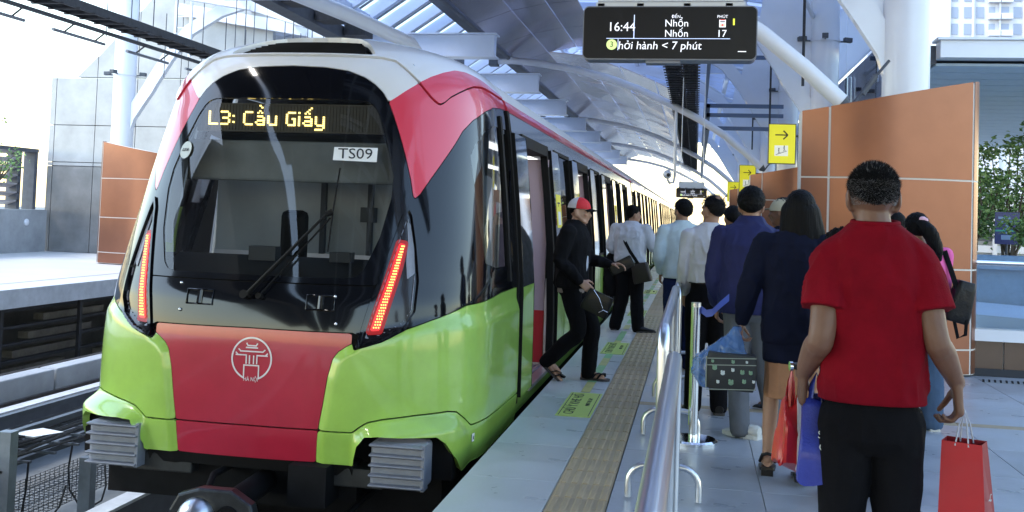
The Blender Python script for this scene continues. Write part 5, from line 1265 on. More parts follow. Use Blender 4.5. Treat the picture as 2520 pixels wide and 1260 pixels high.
class Fig:
    """a person standing at (x,y), facing angle rz (0 = away from the camera, +y)"""
    def __init__(s,label,x,y,rz,H,skin,group=None,build=1.0,shw=.185,z=0):
        s.t=thing('person',label,'person',(x,y,z),group); s.t.rotation_euler=(0,0,rz); s.H=H; s.skin=skin; s.k=H/1.72; s.b=build; s.mb=MB(); s.shw=shw*s.k; s.up=.03; s.hip=1.0
        k=s.k; s.hipz=.90*k; s.shz=1.415*k; s.j={}
        s.hc=Vector((0,.015,H-.103*s.hs() -.012)); 
    def hs(s): return 1.0*min(1.04,s.k)
    def torso(s,lean=(0,0)):
        k=s.k;b=s.b
        dy=lambda z: lean[1]*(z-.9); dx=lambda z: lean[0]*(z-.9)
        s.lean=(dx,dy)
        rings(s.mb,[(.87*k,.11*b*k,.07*b*k,dx(.8),dy(.8)),(.94*k,.140*b*k*s.hip,.092*b*k*s.hip,dx(.92),dy(.92)),(1.05*k,.138*b*k*s.hip,.092*b*k*s.hip,dx(1.05),dy(1.05)),(1.20*k,.150*b*k,.105*b*k,dx(1.2),dy(1.2)),(1.33*k,.155*b*k,.103*b*k,dx(1.33),dy(1.33)),(1.41*k+s.up,.125*b*k,.08*b*k,dx(1.41),dy(1.41)),(1.455*k+s.up,.07*k,.06*k,dx(1.45),dy(1.45))])
    def neck(s):
        sh=Vector((s.lean[0](1.42),s.lean[1](1.42)-.01,1.40*s.k+s.up)); capsule(s.mb,sh,s.hc+Vector((0,-.012,-.06)),.058*s.k,.052*s.k)
    def arm(s,side,sh,el,wr,hand_d=None,palm=None,curl=.6,w=1.0,dohand=True):
        k=s.k; sh,el,wr=map(Vector,(sh,el,wr)); s.j[side]=(sh,el,wr)
        limb(s.mb,[sh,sh.lerp(el,.35),el,el.lerp(wr,.3),wr],[.056*k*w,.052*k*w,.041*k*w,.043*k*w,.028*k*w])
        if dohand:
            hd=Vector(hand_d) if hand_d else (wr-el); hand(s.mb,wr,hd,palm or (-side,0,0),1.0*k,curl,thumb=1 if side>0 else -1)
    def leg(s,side,hip,kn,an,w=1.0,foot=True,toe=(0,1,0)):
        k=s.k; hip,kn,an=map(Vector,(hip,kn,an)); s.j['l%d'%side]=(hip,kn,an)
        limb(s.mb,[hip,hip.lerp(kn,.4),kn,kn.lerp(an,.3),an],[.085*k*w,.074*k*w,.052*k*w,.052*k*w,.036*k*w])
        if foot:
            t=Vector(toe).normalized(); capsule(s.mb,an+Vector((0,0,-.02))-t*.02,an+t*.13+Vector((0,0,-.055 if abs(t.z)<.2 else -.02)),.036*k,.026*k)
    def body(s,vox,yaw=0,pitch=0,roll=0,ears=True):
        s.T,s.Mh=head(s.mb,s.hc,yaw,pitch,s.hs(),ears=ears,roll=roll); s.neck()
        o=remesh(s.mb,'body',s.skin,s.t,vox,3); s.o=o; return o
    def shirt(s,name,m,hem,vox=.011,sleeve='long',loose=.02,wb=1.0,seed=1,amp=.009,parent=None,collar=True,neckr=.066,hemw=None,top=1.462,mb=None,sleever=1.0):
        k=s.k;b=s.b*wb;dx,dy=s.lean; q=mb or MB(); hw=hemw or 1.0
        L=loose
        rr=[(hem,(.160*b*k+L)*hw,(.112*b*k+L)*hw)]
        for z,a,c in ((.98,.158,.112),(1.08,.150,.108),(1.2,.158,.115),(1.32,.166,.117),(1.385+s.up/k*.4,.158,.104),(1.42+s.up/k*.9,.122,.085),(1.445+s.up/k,.085,.070)):
            if z*k>hem+.03: rr.append((z*k,a*b*k+L*(1 if z<1.36 else .4),c*b*k+L*(1 if z<1.36 else .5)))
        rr.append((top*k+s.up,neckr*k,neckr*k*.95))
        rings(q,[(z,a,c,dx(z),dy(z)) for z,a,c in rr])
        for sd_ in (-1,1):
            if sd_ not in s.j: continue
            sh,el,wr=s.j[sd_]
            if sleeve=='long': limb(q,[sh,sh.lerp(el,.4),el,el.lerp(wr,.45),wr.lerp(el,.04)],[(.068*k+L*.35)*sleever,(.058*k+L*.5)*sleever,(.050*k+L*.4)*sleever,(.046*k+L*.35)*sleever,(.036*k+L*.2)*sleever])
            elif sleeve=='short':
                d_=(el-sh); e=sh+d_*.66; q.tube([sh-d_*.10,sh,sh+d_*.3,e],[.045*k,.060*k,.064*k+L*.3,.068*k+L*.7],16)
            elif sleeve=='mid': limb(q,[sh,sh.lerp(el,.4),el,el.lerp(wr,.3)],[.066*k,.060*k,.052*k,.050*k])
            capsule(q,(sh.x*.45+dx(1.4),sh.y,1.405*k+s.up*.8),sh+Vector((0,0,.004)),.056*k,.056*k)
        return remesh(q,name,m,parent or s.t,vox,3,folds(amp,seed))
    def trousers(s,name,m,waist,vox=.012,w=1.0,bb=1.0,loose=.016,seed=3,amp=.006,short=0,parent=None):
        k=s.k;q=MB();dx,dy=s.lean;b=s.b*bb
        rings(q,[(.78*k,.10*b*k+loose*.3,.07*b*k+loose*.3,0,0),(.83*k,.150*b*k+loose*.5,.105*b*k+loose*.5,0,0),(.93*k,.150*b*k+loose*.2,.105*b*k+loose*.2,dx(.93),dy(.93)),(waist,.128*b*k,.090*b*k,dx(waist),dy(waist))])
        for sd_ in (-1,1):
            if 'l%d'%sd_ not in s.j: continue
            hip,kn,an=s.j['l%d'%sd_]; e=an.lerp(kn,short)-((kn-an).normalized()*(.035 if not short else 0))
            limb(q,[hip,hip.lerp(kn,.4),kn,kn.lerp(an,.45),e],[.098*k*w,.088*k*w+loose*.3,.068*k*w+loose*.5,.064*k*w+loose*.6,.058*k*w+loose*.6])
        return remesh(q,name,m,parent or s.t,vox,3,folds(amp,seed,30))
def stdarm(k,shw,side,fwd=0,out=.06,bend=.12,tw=0):
    sh=Vector((side*shw,-.01,1.395*k)); el=sh+Vector((side*out*.8,-.02+fwd*.4,-.275*k)); wr=el+Vector((side*out*.2,.03+bend+fwd,-math.sqrt(max(.01,.245**2-(.03+bend+fwd)**2))*k)); return sh,el,wr
# ---- red shirted man (foreground) ----
f=Fig('grey haired man in a red t-shirt holding bags in both hands, seen from behind',.58,3.5,R(-2),1.755,SK2,build=1.02,shw=.175)
k=f.k; f.up=.055; f.hip=.80; f.torso()
f.hc=Vector((-.008,.01,1.632)); f.hs=lambda: .95
f.arm(-1,(-.132,-.01,1.425),(-.168,-.08,1.17),(-.212,.06,1.03),hand_d=(-.03,.15,-1),palm=(1,.0,.2),curl=.55,w=1.0)
f.arm(1,(.132,-.01,1.425),(.182,-.07,1.18),(.262,.02,1.035),hand_d=(.10,.05,-1),palm=(-1,.1,0),curl=.85,w=.95)
f.leg(-1,(-.078,0,.9),(-.085,.02,.49),(-.09,0,.09)); f.leg(1,(.078,0,.9),(.085,.03,.49),(.10,-.02,.09))
f.body(.0055,yaw=R(3),pitch=R(-3))
f.shirt('t_shirt',C_REDT,.965,vox=.006,sleeve='short',loose=.014,wb=.92,seed=11,amp=.015,hemw=1.02)
f.trousers('trousers',C_BLACK2,1.02,vox=.008,loose=.012,seed=4,w=.88,bb=.87)
q=MB(); q.tube([(.072*math.cos(a),.068*math.sin(a)-.003,1.462*1.02+.052+.006*math.sin(a)) for a in np.linspace(0,2*PI,25)],.008,8); obj('shirt_collar',q,C_REDT,f.t,60)
q=MB(); so=MB()
for sx in (-1,1): shoe(q,(sx*.09,-.09,0),(0,1,0),sole=so)
obj('shoe',q,LEA,f.t,60); obj('shoe_sole',so,SOLE,f.t)
hairshell('hair',f.T,f.Mh,HAIRB,f.t,f.hs(),thick=.003,zfront=.06,zback=-.062,side=-.004,amp=.002,seed=2,f=140,top=3.0)
strands('hair_strand',f.T,HAIRB,f.t,14000,.016,lambda fr:-.035*(1-fr)+.045*fr,5,up=.5,w=.0009)
q=MB()
hg=strands('grey_hair',f.T,mat('hair_silver',(.28,.28,.30),.7),f.t,9000,.011,lambda fr:-.075*(1-fr)+.03*fr,8,w=.0008,region=lambda p:p.z<.045,up=.1)
hg2=strands('grey_hair',f.T,MATS['hair_silver'],f.t,500,.022,lambda fr:0,9,w=.0006,region=lambda p:p.z>.045,up=.5)
q=MB(); w=f.j[-1][2]; d_=Vector((0,0,1)); q.tube([w+Vector((0,-.0,.012)),w+Vector((0,0,.03))],[.036,.037],20); wt=obj('wristwatch',q,LEA,f.t,50); q=MB(); q.tube([w+Vector((-.036,-.008,.021)),w+Vector((-.046,-.010,.021))],.016,16); q.tube([w+Vector((.034,-.01,.02)),w+Vector((.040,-.012,.02))],.008,8); obj('watch_face',q,CHROME,wt,40)
P8L=Matrix.Rotation(R(-2),4,'Z')
def w8(p): v=P8L@Vector(p); return Vector((v.x+.58,v.y+3.5,v.z))
# ---- cap man ----
f=Fig('man in red and white cap, black jacket and sandals stepping out of the train door',-1.13,9.52,R(-96),1.70,SK1,build=1.06)
k=f.k; f.torso((0,.02)); f.hc=Vector((0,.06,1.582))
# local: x right, y forward. facing +x world; camera sees his right side (local +x faces -y world)
f.arm(1,(.185,.0,1.38),(.23,-.06,1.12),(.20,.13,.93),hand_d=(0,.75,-.55),palm=(-1,0,-.3),curl=.8)
f.arm(-1,(-.185,.02,1.38),(-.22,.12,1.13),(-.16,.34,1.08),hand_d=(.1,1,.1),palm=(.3,0,-1),curl=.5)
f.leg(1,(.085,0,.88),(.09,.10,.47),(.09,-.17,.19),toe=(0,.62,-.6)); f.leg(-1,(-.085,.02,.88),(-.09,.19,.50),(-.09,.17,.09))
f.body(.0085,yaw=R(-4),pitch=R(-4))
jk=f.shirt('jacket',C_BLACK,.86,vox=.011,sleeve='long',loose=.034,seed=21,amp=.013,hemw=1.0,top=1.485,neckr=.07)
q=MB(); dx,dy=f.lean; rings(q,[(.815,.172,.125,0,0),(.95,.17,.12,0,.0)]); remesh(q,'shirt_hem',cloth('hem_beige',(.30,.25,.22)),f.t,.012,2,folds(.004,5))
q=MB(); q.tube([(.03,.135,.90),(.03,.15,1.1),(.02,.14,1.3),(.01,.11,1.42)],[(.03,.012)]*4,8,side=(1,0,0)); obj('shirt_front',q,C_WHITE,f.t,60)
f.trousers('trousers',C_BLACK2,.95,loose=.018,seed=22)
for sx,an,toe in ((1,(.09,-.235,.135),(0,.72,-.6)),(-1,(-.09,.10,0),(0,1,0))):
    q=MB(); so=MB(); a=Vector(an); 
    sh_=MB(); shoe(sh_,a,toe,h=.055,sole=so,soleh=.022); obj('sandal_sole',so,SOLE,f.t)
    sk=MB(); shoe(sk,a,toe,L=.25,w=.040,h=.075); obj('foot',sk,SK1,f.t,60)
    d_=Vector(toe).normalized(); up=Vector((0,0,1)); up=(up-d_*up.dot(d_)).normalized(); x=d_.cross(up)
    for t0,t1 in ((.16,.22),(.11,.17)):
        q.tube([a+d_*t0+x*.048+up*.02,a+d_*(t0+.03)+x*.03+up*.062,a+d_*(t1)-x*.0+up*.07,a+d_*(t1+.0)-x*.03+up*.056,a+d_*(t0)-x*.048+up*.02],[(.022,.006)]*5,8)
    obj('sandal_strap',q,LEA,f.t,60)
hairshell('hair',f.T,f.Mh,HAIR,f.t,f.hs(),thick=.008,zfront=.06,zback=-.06,side=-.015,seed=4)
# cap
cw=mat('cap_white',(.62,.60,.62),.7,nz=.15,nscale=20); cr=mat('cap_red',(.62,.02,.03),.7)
def dome(T,a0,a1,n=22,th=.016,z0=.02):
    vs=[];fs=[];m_=12
    for i in range(m_+1):
        t=(PI*.5)*(i/m_)
        for j in range(n+1):
            a=a0+(a1-a0)*j/n; x=(.075+th)*math.sin(t)*math.cos(a); y=-.012+(.097+th)*math.sin(t)*math.sin(a); z=z0+(.085+th*1.4)*math.cos(t)
            vs.append(T((x,y,z)))
    fs=[(i*(n+1)+j,(i+1)*(n+1)+j,(i+1)*(n+1)+j+1,i*(n+1)+j+1) for i in range(m_) for j in range(n)]
    q=MB(); q.add(vs,fs); return q
cap=obj('cap',dome(f.T,R(62),R(62+236+60)),cw,f.t,180,fix=False)
obj('cap_panel',dome(f.T,R(-2),R(62),10,.0162),cr,cap,180,fix=False); obj('cap_panel',dome(f.T,R(62),R(118),10,.0168),cr,cap,180,fix=False)
q=MB(); vs=[]
for i in range(9):
    u=-1+2*i/8
    for j in range(5):
        v=j/4; vs.append(f.T((u*.072*(1-.15*v*v),.072+ (1-u*u)*.03+v*.075*(1-.45*u*u),.028-.010*v-.018*u*u)))
q.add(vs,[(i*5+j,i*5+j+1,(i+1)*5+j+1,(i+1)*5+j) for i in range(8) for j in range(4)]); o=obj('cap_brim',q,C_BLACK,cap,180); md=o.modifiers.new('s','SOLIDIFY'); md.thickness=.004
for sx in (-1,1):
    q=MB(); q.ell(f.T((sx*.032,.086,-.004)),(.010,.006,.006),8,6,rot=f.Mh); obj('eye',q,HAIR,f.t,60)
    q=MB(); q.tube([f.T((sx*.015,.097,.017)),f.T((sx*.045,.085,.016))],.004,6); obj('eyebrow',q,HAIR,f.t,60)
M1=Matrix.Rotation(R(-96),4,'Z')
def w1(p): v=M1@Vector(p); return Vector((v.x-1.13,v.y+9.52,v.z))
def bagbox(mb,c,w,h,d,rot,taper=1.0,n=2.5,segs=6,sag=0):
    # soft box around c ; rot matrix 3x3 (x width,y depth,z up)
    vs=[];N=20
    for i in range(segs+1):
        v=i/segs; z=-h/2+h*v; ww=w*(1+(taper-1)*v); bul=1+.12*math.sin(PI*v)
        e=.35 if 0<i<segs else .35
        for j in range(N):
            a=2*PI*j/N; c_,s_=math.cos(a),math.sin(a)
            f_=(.93 if i in (0,segs) else 1)
            vs.append(Vector(c)+rot@Vector((ww/2*abs(c_)**e*(1 if c_>0 else -1)*f_,d/2*bul*abs(s_)**e*(1 if s_>0 else -1)*f_,z+sag*math.sin(PI*(.5+.5*c_))*0)))
    mb.add(vs,[(i*N+j,i*N+(j+1)%N,(i+1)*N+(j+1)%N,(i+1)*N+j) for i in range(segs) for j in range(N)]+[tuple(range(N))[::-1],tuple(segs*N+j for j in range(N))])
hw=w1((.19,.26,.845)); t=thing('black_pouch','glossy black leather pouch in the hand of the man with the cap','bag',hw)
q=MB(); bagbox(q,(.03,-.02,-.10),.27,.20,.06,Matrix.Rotation(R(24),3,'Y'),.9); obj('pouch_body',q,LEA,t,50); q=MB(); q.tube([(.0,-.055,.02),(.05,-.06,-.05),(.085,-.055,-.14)],.003,6); q.tube([(.05,-.055,-.18),(.09,-.06,-.155),(.13,-.055,-.175)],.005,6); obj('wrist_strap',q,CHROME,t,60)
hw=w1((-.15,.42,1.09)); t=thing('black_folder','small black folding wallet held out ahead of the man with the cap','wallet',hw); q=MB(); bagbox(q,(.02,0,-.01),.24,.11,.035,Matrix.Rotation(R(-28),3,'Y')); obj('folder_body',q,LEA,t,50)
# ---- shoulder bag man ----
f=Fig('stocky man in white shirt with black shoulder bag strap, walking away along the train',-.86,13.9,R(-14),1.70,SK3,build=1.22,shw=.20)
k=f.k; f.torso(); f.hc=Vector((.02,.03,1.585))
f.arm(1,(.20,0,1.385),(.30,.03,1.15),(.32,.24,1.10),hand_d=(.1,1,0),palm=(-1,0,-.4),curl=.5,w=1.1); f.arm(-1,(-.20,0,1.385),(-.27,-.02,1.13),(-.22,.2,1.0),hand_d=(.2,1,0),palm=(1,0,0),curl=.6,w=1.1)
f.leg(1,(.095,0,.88),(.10,.02,.48),(.14,-.03,.09),w=1.15); f.leg(-1,(-.095,0,.88),(-.10,.03,.48),(-.19,.02,.09),w=1.15)
f.body(.010,yaw=R(-50))
f.shirt('shirt',C_WHITE,.93,vox=.013,loose=.028,seed=31,amp=.013,sleever=1.1,top=1.48,neckr=.07); f.trousers('trousers',C_BLACK2,1.0,vox=.014,w=1.12,loose=.03,seed=33)
q=MB(); so=MB(); shoe(q,(.14,-.08,0),(.85,.55,0),sole=so,h=.09); shoe(q,(-.19,-.05,0),(-.2,1,0),sole=so,h=.09); obj('shoe',q,LEA,f.t,60); obj('shoe_sole',so,SOLE,f.t)
hairshell('hair',f.T,f.Mh,HAIR,f.t,f.hs(),thick=.020,zfront=.05,zback=-.085,side=-.015,seed=6)
strands('hair_strand',f.T,HAIR,f.t,2200,.030,lambda fr:-.055*(1-fr)+.05*fr,31,w=.0011,up=.3)
q=MB(); q.tube([(-.05,.16,1.38),(-.09,.06,1.462),(-.115,-.05,1.44),(-.09,-.13,1.33),(-.02,-.175,1.2),(.05,-.172,1.08),(.13,-.16,.97),(.17,-.14,.90)],[(.022,.004)]*8,8,side=(1,.0,.4)); obj('bag_strap',q,C_BLACK,f.t,60)
Mx=Matrix.Rotation(R(-14),3,'Z'); p_=Vector((-.86,13.9,0))
t=thing('shoulder_bag','dark brown shoulder bag at the right hip of the white shirted man','bag',p_+Mx@Vector((.20,-.12,.80))); q=MB(); bagbox(q,(0,0,0),.26,.26,.10,Mx@Matrix.Rotation(R(-14),3,'Y'),.85); obj('bag_body',q,mat('leather_brown',(.022,.015,.013),.45,nz=.2),t,50)
t=thing('folded_coat','black coat draped over the left forearm of the man with the shoulder bag','coat',p_+Mx@Vector((-.27,.1,.85))); q=MB(); rings(q,[(-.40,.11,.07,0,0),(-.2,.13,.08,0,0),(.05,.12,.09,0,0),(.19,.08,.07,0,0)]); remesh(q,'coat_cloth',C_BLACK,t,.014,2,folds(.012,9))
# ---- far white shirt man with navy bag ----
f=Fig('man in pale teal white shirt with dark hair walking away beyond the officer',-.13,10.6,R(8),1.74,SK3,build=1.0,shw=.18)
f.torso(); f.hc=Vector((0,.02,1.625)); f.arm(-1,(-.18,0,1.41),(-.24,-.05,1.16),(-.20,.12,.98),hand_d=(0,.4,-1),palm=(1,0,0)); f.arm(1,(.18,0,1.41),(.23,0,1.14),(.22,.1,.92),palm=(-1,0,0),hand_d=(0,.3,-1))
f.leg(1,(.085,0,.9),(.09,.08,.49),(.09,.02,.09)); f.leg(-1,(-.085,0,.9),(-.09,.0,.49),(-.09,-.16,.11))
f.body(.011,yaw=R(28)); f.shirt('shirt',C_WHITE2,.93,vox=.013,loose=.024,seed=41,amp=.011,top=1.48); f.trousers('trousers',cloth('cloth_navy_trouser',(.012,.02,.07)),1.0,vox=.014,seed=43)
q=MB(); shoe(q,(-.09,-.22,.02),(0,1,-.1)); shoe(q,(.09,-.05,0),(0,1,0)); obj('shoe',q,LEA,f.t,60)
hairshell('hair',f.T,f.Mh,HAIR,f.t,f.hs(),thick=.018,zfront=.05,zback=-.085,side=-.015,seed=7)
strands('hair_strand',f.T,HAIR,f.t,1800,.030,lambda fr:-.055*(1-fr)+.05*fr,31,w=.0011,up=.3)
t=thing('navy_backpack','navy backpack carried at the left side of the man in the pale teal shirt','bag',(-.30,10.75,1.20)); q=MB(); bagbox(q,(0,0,0),.17,.44,.2,Matrix.Identity(3),.75); remesh(q,'pack_body',C_NAVYB,t,.014,4,folds(.008,12))
# ---- officer ----
f=Fig('balding man in white uniform shirt with black shoulder boards, back to us',.115,8.3,R(6),1.735,SK3,build=.98,shw=.165)
f.torso(); f.hc=Vector((.02,.02,1.622)); f.arm(-1,(-.155,0,1.40),(-.195,-.02,1.14),(-.18,.12,.94),hand_d=(0,.5,-1),palm=(1,0,0)); f.arm(1,(.172,0,1.38),(.20,.02,1.12),(.17,.15,.93),palm=(-1,0,0),hand_d=(0,.5,-1))
f.leg(1,(.085,0,.88),(.09,.02,.48),(.10,-.01,.09)); f.leg(-1,(-.085,0,.88),(-.09,.03,.48),(-.10,.0,.09))
f.body(.008,yaw=R(34)); f.shirt('uniform_shirt',C_WHITE,1.035,vox=.010,loose=.022,seed=51,amp=.011,top=1.475,hemw=.90,neckr=.068); f.trousers('trousers',C_BLACK2,1.06,vox=.012,seed=53)
q=MB(); so=MB(); shoe(q,(.10,-.08,0),(.1,1,0),sole=so); shoe(q,(-.10,-.08,0),(-.1,1,0),sole=so); obj('shoe',q,LEA,f.t,60); obj('shoe_sole',so,SOLE,f.t)
q=MB(); rings(q,[(1.03,.158,.118,0,0),(1.065,.157,.117,0,0)]); obj('belt',q,LEA,f.t,60)
for sx in (-1,1):
    q=MB(); q.bar((sx*.09,-.005,1.448),(sx*.185,-.005,1.428),.055,.012); obj('shoulder_board',q,C_BLACK,f.t,bevel=.004)
q=MB(); q.bar((-.155,-.118,1.30),(.155,-.118,1.30),.004,.003); obj('yoke_seam',q,C_WHITE,f.t)
hairshell('hair',f.T,f.Mh,HAIRB,f.t,f.hs(),thick=.007,zfront=.075,zback=-.085,side=-.01,seed=8,amp=.002)
strands('hair_strand',f.T,HAIR,f.t,2200,.030,lambda fr:-.055*(1-fr)+.05*fr,31,w=.0011,up=.3)
q=MB(); q.ell(f.T((0,-.045,.068)),(.042,.045,.040),16,10,rot=f.Mh); obj('bald_crown',q,SK3,f.t,60)
# ---- navy jacket man ----
f=Fig('man with thick black hair in a navy jacket with a raised collar, in the queue',.395,7.6,R(-4),1.775,SK3,build=1.15,shw=.19)
f.torso(); f.hc=Vector((0,.02,1.658)); f.arm(-1,(-.19,0,1.43),(-.25,-.02,1.15),(-.23,.06,.92),hand_d=(0,.2,-1),palm=(1,0,0)); f.arm(1,(.19,0,1.41),(.25,0,1.15),(.22,.08,.92),palm=(-1,0,0),hand_d=(0,.2,-1))
f.leg(1,(.085,0,.9),(.12,-.02,.49),(.22,.5,.12)); f.leg(-1,(-.085,0,.9),(-.08,.12,.49),(.0,.42,.09))
f.j['l1']=(Vector((.085,0,.9)),Vector((.12,.05,.5)),Vector((.20,.12,.10))); f.j['l-1']=(Vector((-.085,0,.9)),Vector((-.07,.0,.5)),Vector((-.04,-.12,.09)))
f.mb=MB(); f.torso(); 
for sd_ in (-1,1):
    a_,b_,c_=f.j[sd_]; f.arm(sd_,a_,b_,c_,hand_d=(0,.2,-1),palm=(-sd_,0,0)); a_,b_,c_=f.j['l%d'%sd_]; f.leg(sd_,a_,b_,c_)
f.body(.009); f.shirt('jacket',C_NAVYP,.87,vox=.010,loose=.032,seed=61,amp=.013,top=1.50,neckr=.078,sleever=1.08)
f.trousers('trousers',C_GREY,.98,vox=.012,seed=63)
q=MB(); so=MB(); shoe(q,(.10,-.16,0),(-.80,.45,0),sole=so,h=.10,w=.052,L=.29,soleh=.03); shoe(q,(.20,.06,.0),(-.1,1,0),sole=so,h=.10,soleh=.03); sh_=obj('trainer',q,SHW,f.t,60); obj('trainer_sole',so,SHW,sh_)
hairshell('hair',f.T,f.Mh,HAIR,f.t,f.hs(),thick=.026,zfront=.03,zback=-.075,side=-.02,seed=9,amp=.006)
strands('hair_strand',f.T,HAIR,f.t,4200,.030,lambda fr:-.055*(1-fr)+.05*fr,31,w=.0011,up=.3)
# ---- person in beige cap ----
f=Fig('person in beige cap facing left, mostly hidden behind the navy jacket man',.73,8.7,R(62),1.74,SK2,build=1.0)
f.torso(); f.hc=Vector((0,.03,1.63)); f.arm(-1,(-.17,0,1.39),(-.2,0,1.13),(-.18,.1,.9),palm=(1,0,0)); f.arm(1,(.17,0,1.39),(.2,0,1.13),(.18,.1,.9),palm=(-1,0,0)); f.leg(1,(.085,0,.88),(.09,.02,.48),(.10,-.01,.09)); f.leg(-1,(-.085,0,.88),(-.09,.03,.48),(-.10,.0,.09))
f.body(.010); f.shirt('shirt',C_NAVY,.9,vox=.014,seed=71); f.trousers('trousers',C_BLACK2,.98,vox=.016,seed=73)
q=MB(); shoe(q,(.10,-.08,0),(.1,1,0)); shoe(q,(-.10,-.08,0),(-.1,1,0)); obj('shoe',q,LEA,f.t,60)
hairshell('hair',f.T,f.Mh,HAIR,f.t,f.hs(),thick=.010,zfront=.06,zback=-.055,side=-.005,seed=10)
cp_=obj('cap',dome(f.T,0,2*PI,36,.020,.0),C_BEIGE,f.t,180,fix=False); q=MB(); q.tube([f.T((.02,.10,.02)),f.T((0,.16,.01)),f.T((-.0,.175,.008))],[(.06,.005),(.05,.004),(.02,.003)],10,side=f.Mh@Vector((1,0,0))); obj('cap_brim',q,C_BEIGE,cp_,60)
q=MB(); q.tube([f.T((.078,.02,.0)),f.T((.05,.088,.0)),f.T((-.05,.088,.0)),f.T((-.078,.02,0))],.003,6); obj('glasses',q,LEA,f.t,60)
# ---- dark figures farther in the queue ----
for (x,y,H,rz,m_,sd0,lab) in ((.36,10.2,1.68,20,C_BLACK,81,'dark clothed person glimpsed between the uniformed man and the navy jacket man'),(1.62,8.9,1.66,60,C_BLACK,91,'person with glasses in dark clothes, half hidden behind the red shirted man')):
    f=Fig(lab,x,y,R(rz),H,SK2 if x>1 else SK3,build=1.0); f.torso(); k=f.k
    f.arm(-1,(-.17*k,0,1.395*k),(-.2,0,1.13),(-.18,.1,.9),palm=(1,0,0)); f.arm(1,(.17*k,0,1.395*k),(.2,0,1.13),(.18,.1,.9),palm=(-1,0,0)); f.leg(1,(.085,0,.88),(.09,.02,.48),(.10,-.01,.09)); f.leg(-1,(-.085,0,.88),(-.09,.03,.48),(-.10,.0,.09))
    f.body(.011); f.shirt('jacket',m_,.86,vox=.014,seed=sd0); f.trousers('trousers',C_BLACK2,.98,vox=.016,seed=sd0+1)
    q=MB(); shoe(q,(.10,-.08,0),(.1,1,0)); shoe(q,(-.10,-.08,0),(-.1,1,0)); obj('shoe',q,LEA,f.t,60)
    hairshell('hair',f.T,f.Mh,HAIR,f.t,f.hs(),thick=.018,zfront=.05,zback=-.07,side=-.015,seed=sd0)
    if x>1: q=MB(); q.tube([f.T((.078,.02,.0)),f.T((.05,.09,.0)),f.T((-.05,.09,.0)),f.T((-.078,.02,0))],.004,6); obj('glasses',q,CHROME,f.t,60)
# ---- long haired woman ----
f=Fig('long haired woman in a navy cardigan and tan skirt, walking with a patterned lunch bag',.60,6.45,R(-4),1.72,SK3,build=.95,shw=.165)
f.torso(); f.hc=Vector((.03,.03,1.615)); f.arm(-1,(-.165,0,1.40),(-.26,-.03,1.14),(-.305,.02,.915),hand_d=(-.05,.1,-1),palm=(1,0,0),curl=.9); f.arm(1,(.165,0,1.40),(.22,.02,1.14),(.22,.1,.92),palm=(-1,0,0))
f.leg(-1,(-.08,0,.88),(-.115,.04,.50),(-.13,.0,.115),w=.92); f.leg(1,(.08,0,.88),(.05,-.04,.50),(.06,-.18,.13),w=.92)
f.body(.008)
q=MB(); dx,dy=f.lean
rings(q,[(.685,.175,.135,.0,0),(.8,.178,.135,0,0),(.95,.172,.13,0,0)]); remesh(q,'cardigan_hem',C_NAVY,f.t,.012,2,folds(.008,77,26))
f.shirt('cardigan',C_NAVY,.80,vox=.011,loose=.034,seed=78,amp=.013,top=1.46,hemw=1.0,sleever=1.08)
q=MB(); rings(q,[(.475,.150,.12,-.01,-.02),(.6,.155,.12,0,-.01),(.80,.15,.11,0,0)]); remesh(q,'skirt',C_TAN,f.t,.010,2,folds(.010,79,34,(1.6,1.6,.1)))
q=MB(); n=30
vs=[];fs=[];rows=26
for i in range(rows+1):
    v=i/rows
    z=1.735-.40*v
    for j in range(n+1):
        a=R(-25)+R(230)*j/n-PI*0; # around back: angles from right(0)->back(-90)
        ang=-(R(-28)+R(236)*j/n)
        prof=math.sin(min(1,v*3.2)*PI/2)
        rx=(.092+.028*min(1,v*1.6)+.012*v)*prof+.004; ry=(.112+.015*v)*prof+.004
        wv=.006*math.sin(j*1.9+v*3)+.004*math.sin(j*4.3)
        vs.append((.03+(rx+wv)*math.cos(ang)+.03*v*v,.015+(ry+wv)*math.sin(ang)*(1-.25*v),z+(.012*math.sin(j*2.7) if i==rows else 0)))
fs=[(i*(n+1)+j,(i+1)*(n+1)+j,(i+1)*(n+1)+j+1,i*(n+1)+j+1) for i in range(rows) for j in range(n)]
q.add(vs,fs); o=obj('long_hair',q,HAIR,f.t,180); md=o.modifiers.new('s','SOLIDIFY'); md.thickness=.02; md.offset=-1
hairshell('hair',f.T,f.Mh,HAIR,f.t,f.hs(),thick=.02,zfront=.04,zback=-.09,side=-.04,seed=12)
for an,toe in (((-.13,-.05,.03),(0,1,-.12)),((.06,-.22,.05),(0,1,-.2))):
    q=MB(); so=MB(); sk=MB(); a=Vector(an); shoe(MB(),a,toe,sole=so); obj('sandal_sole',so,LEA,f.t); shoe(sk,a+Vector((0,0,.012)),toe,L=.225,w=.038,h=.07); obj('foot',sk,SK3,f.t,60)
    q.tube([a+Vector((-.045,.02,.05)),a+Vector((-.03,-.02,.10)),a+Vector((0,-.035,.11)),a+Vector((.03,-.02,.10)),a+Vector((.045,.02,.05))],.010,8); q.tube([a+Vector((-.045,.15,.02)),a+Vector((0,.15,.07)),a+Vector((.045,.15,.02))],[(.018,.005)]*3,8); q.box(a.x-.035,a.x+.035,a.y-.01,a.y+.05,max(0,a.z-.03),a.z+.005); obj('sandal_strap',q,LEA,f.t,60)
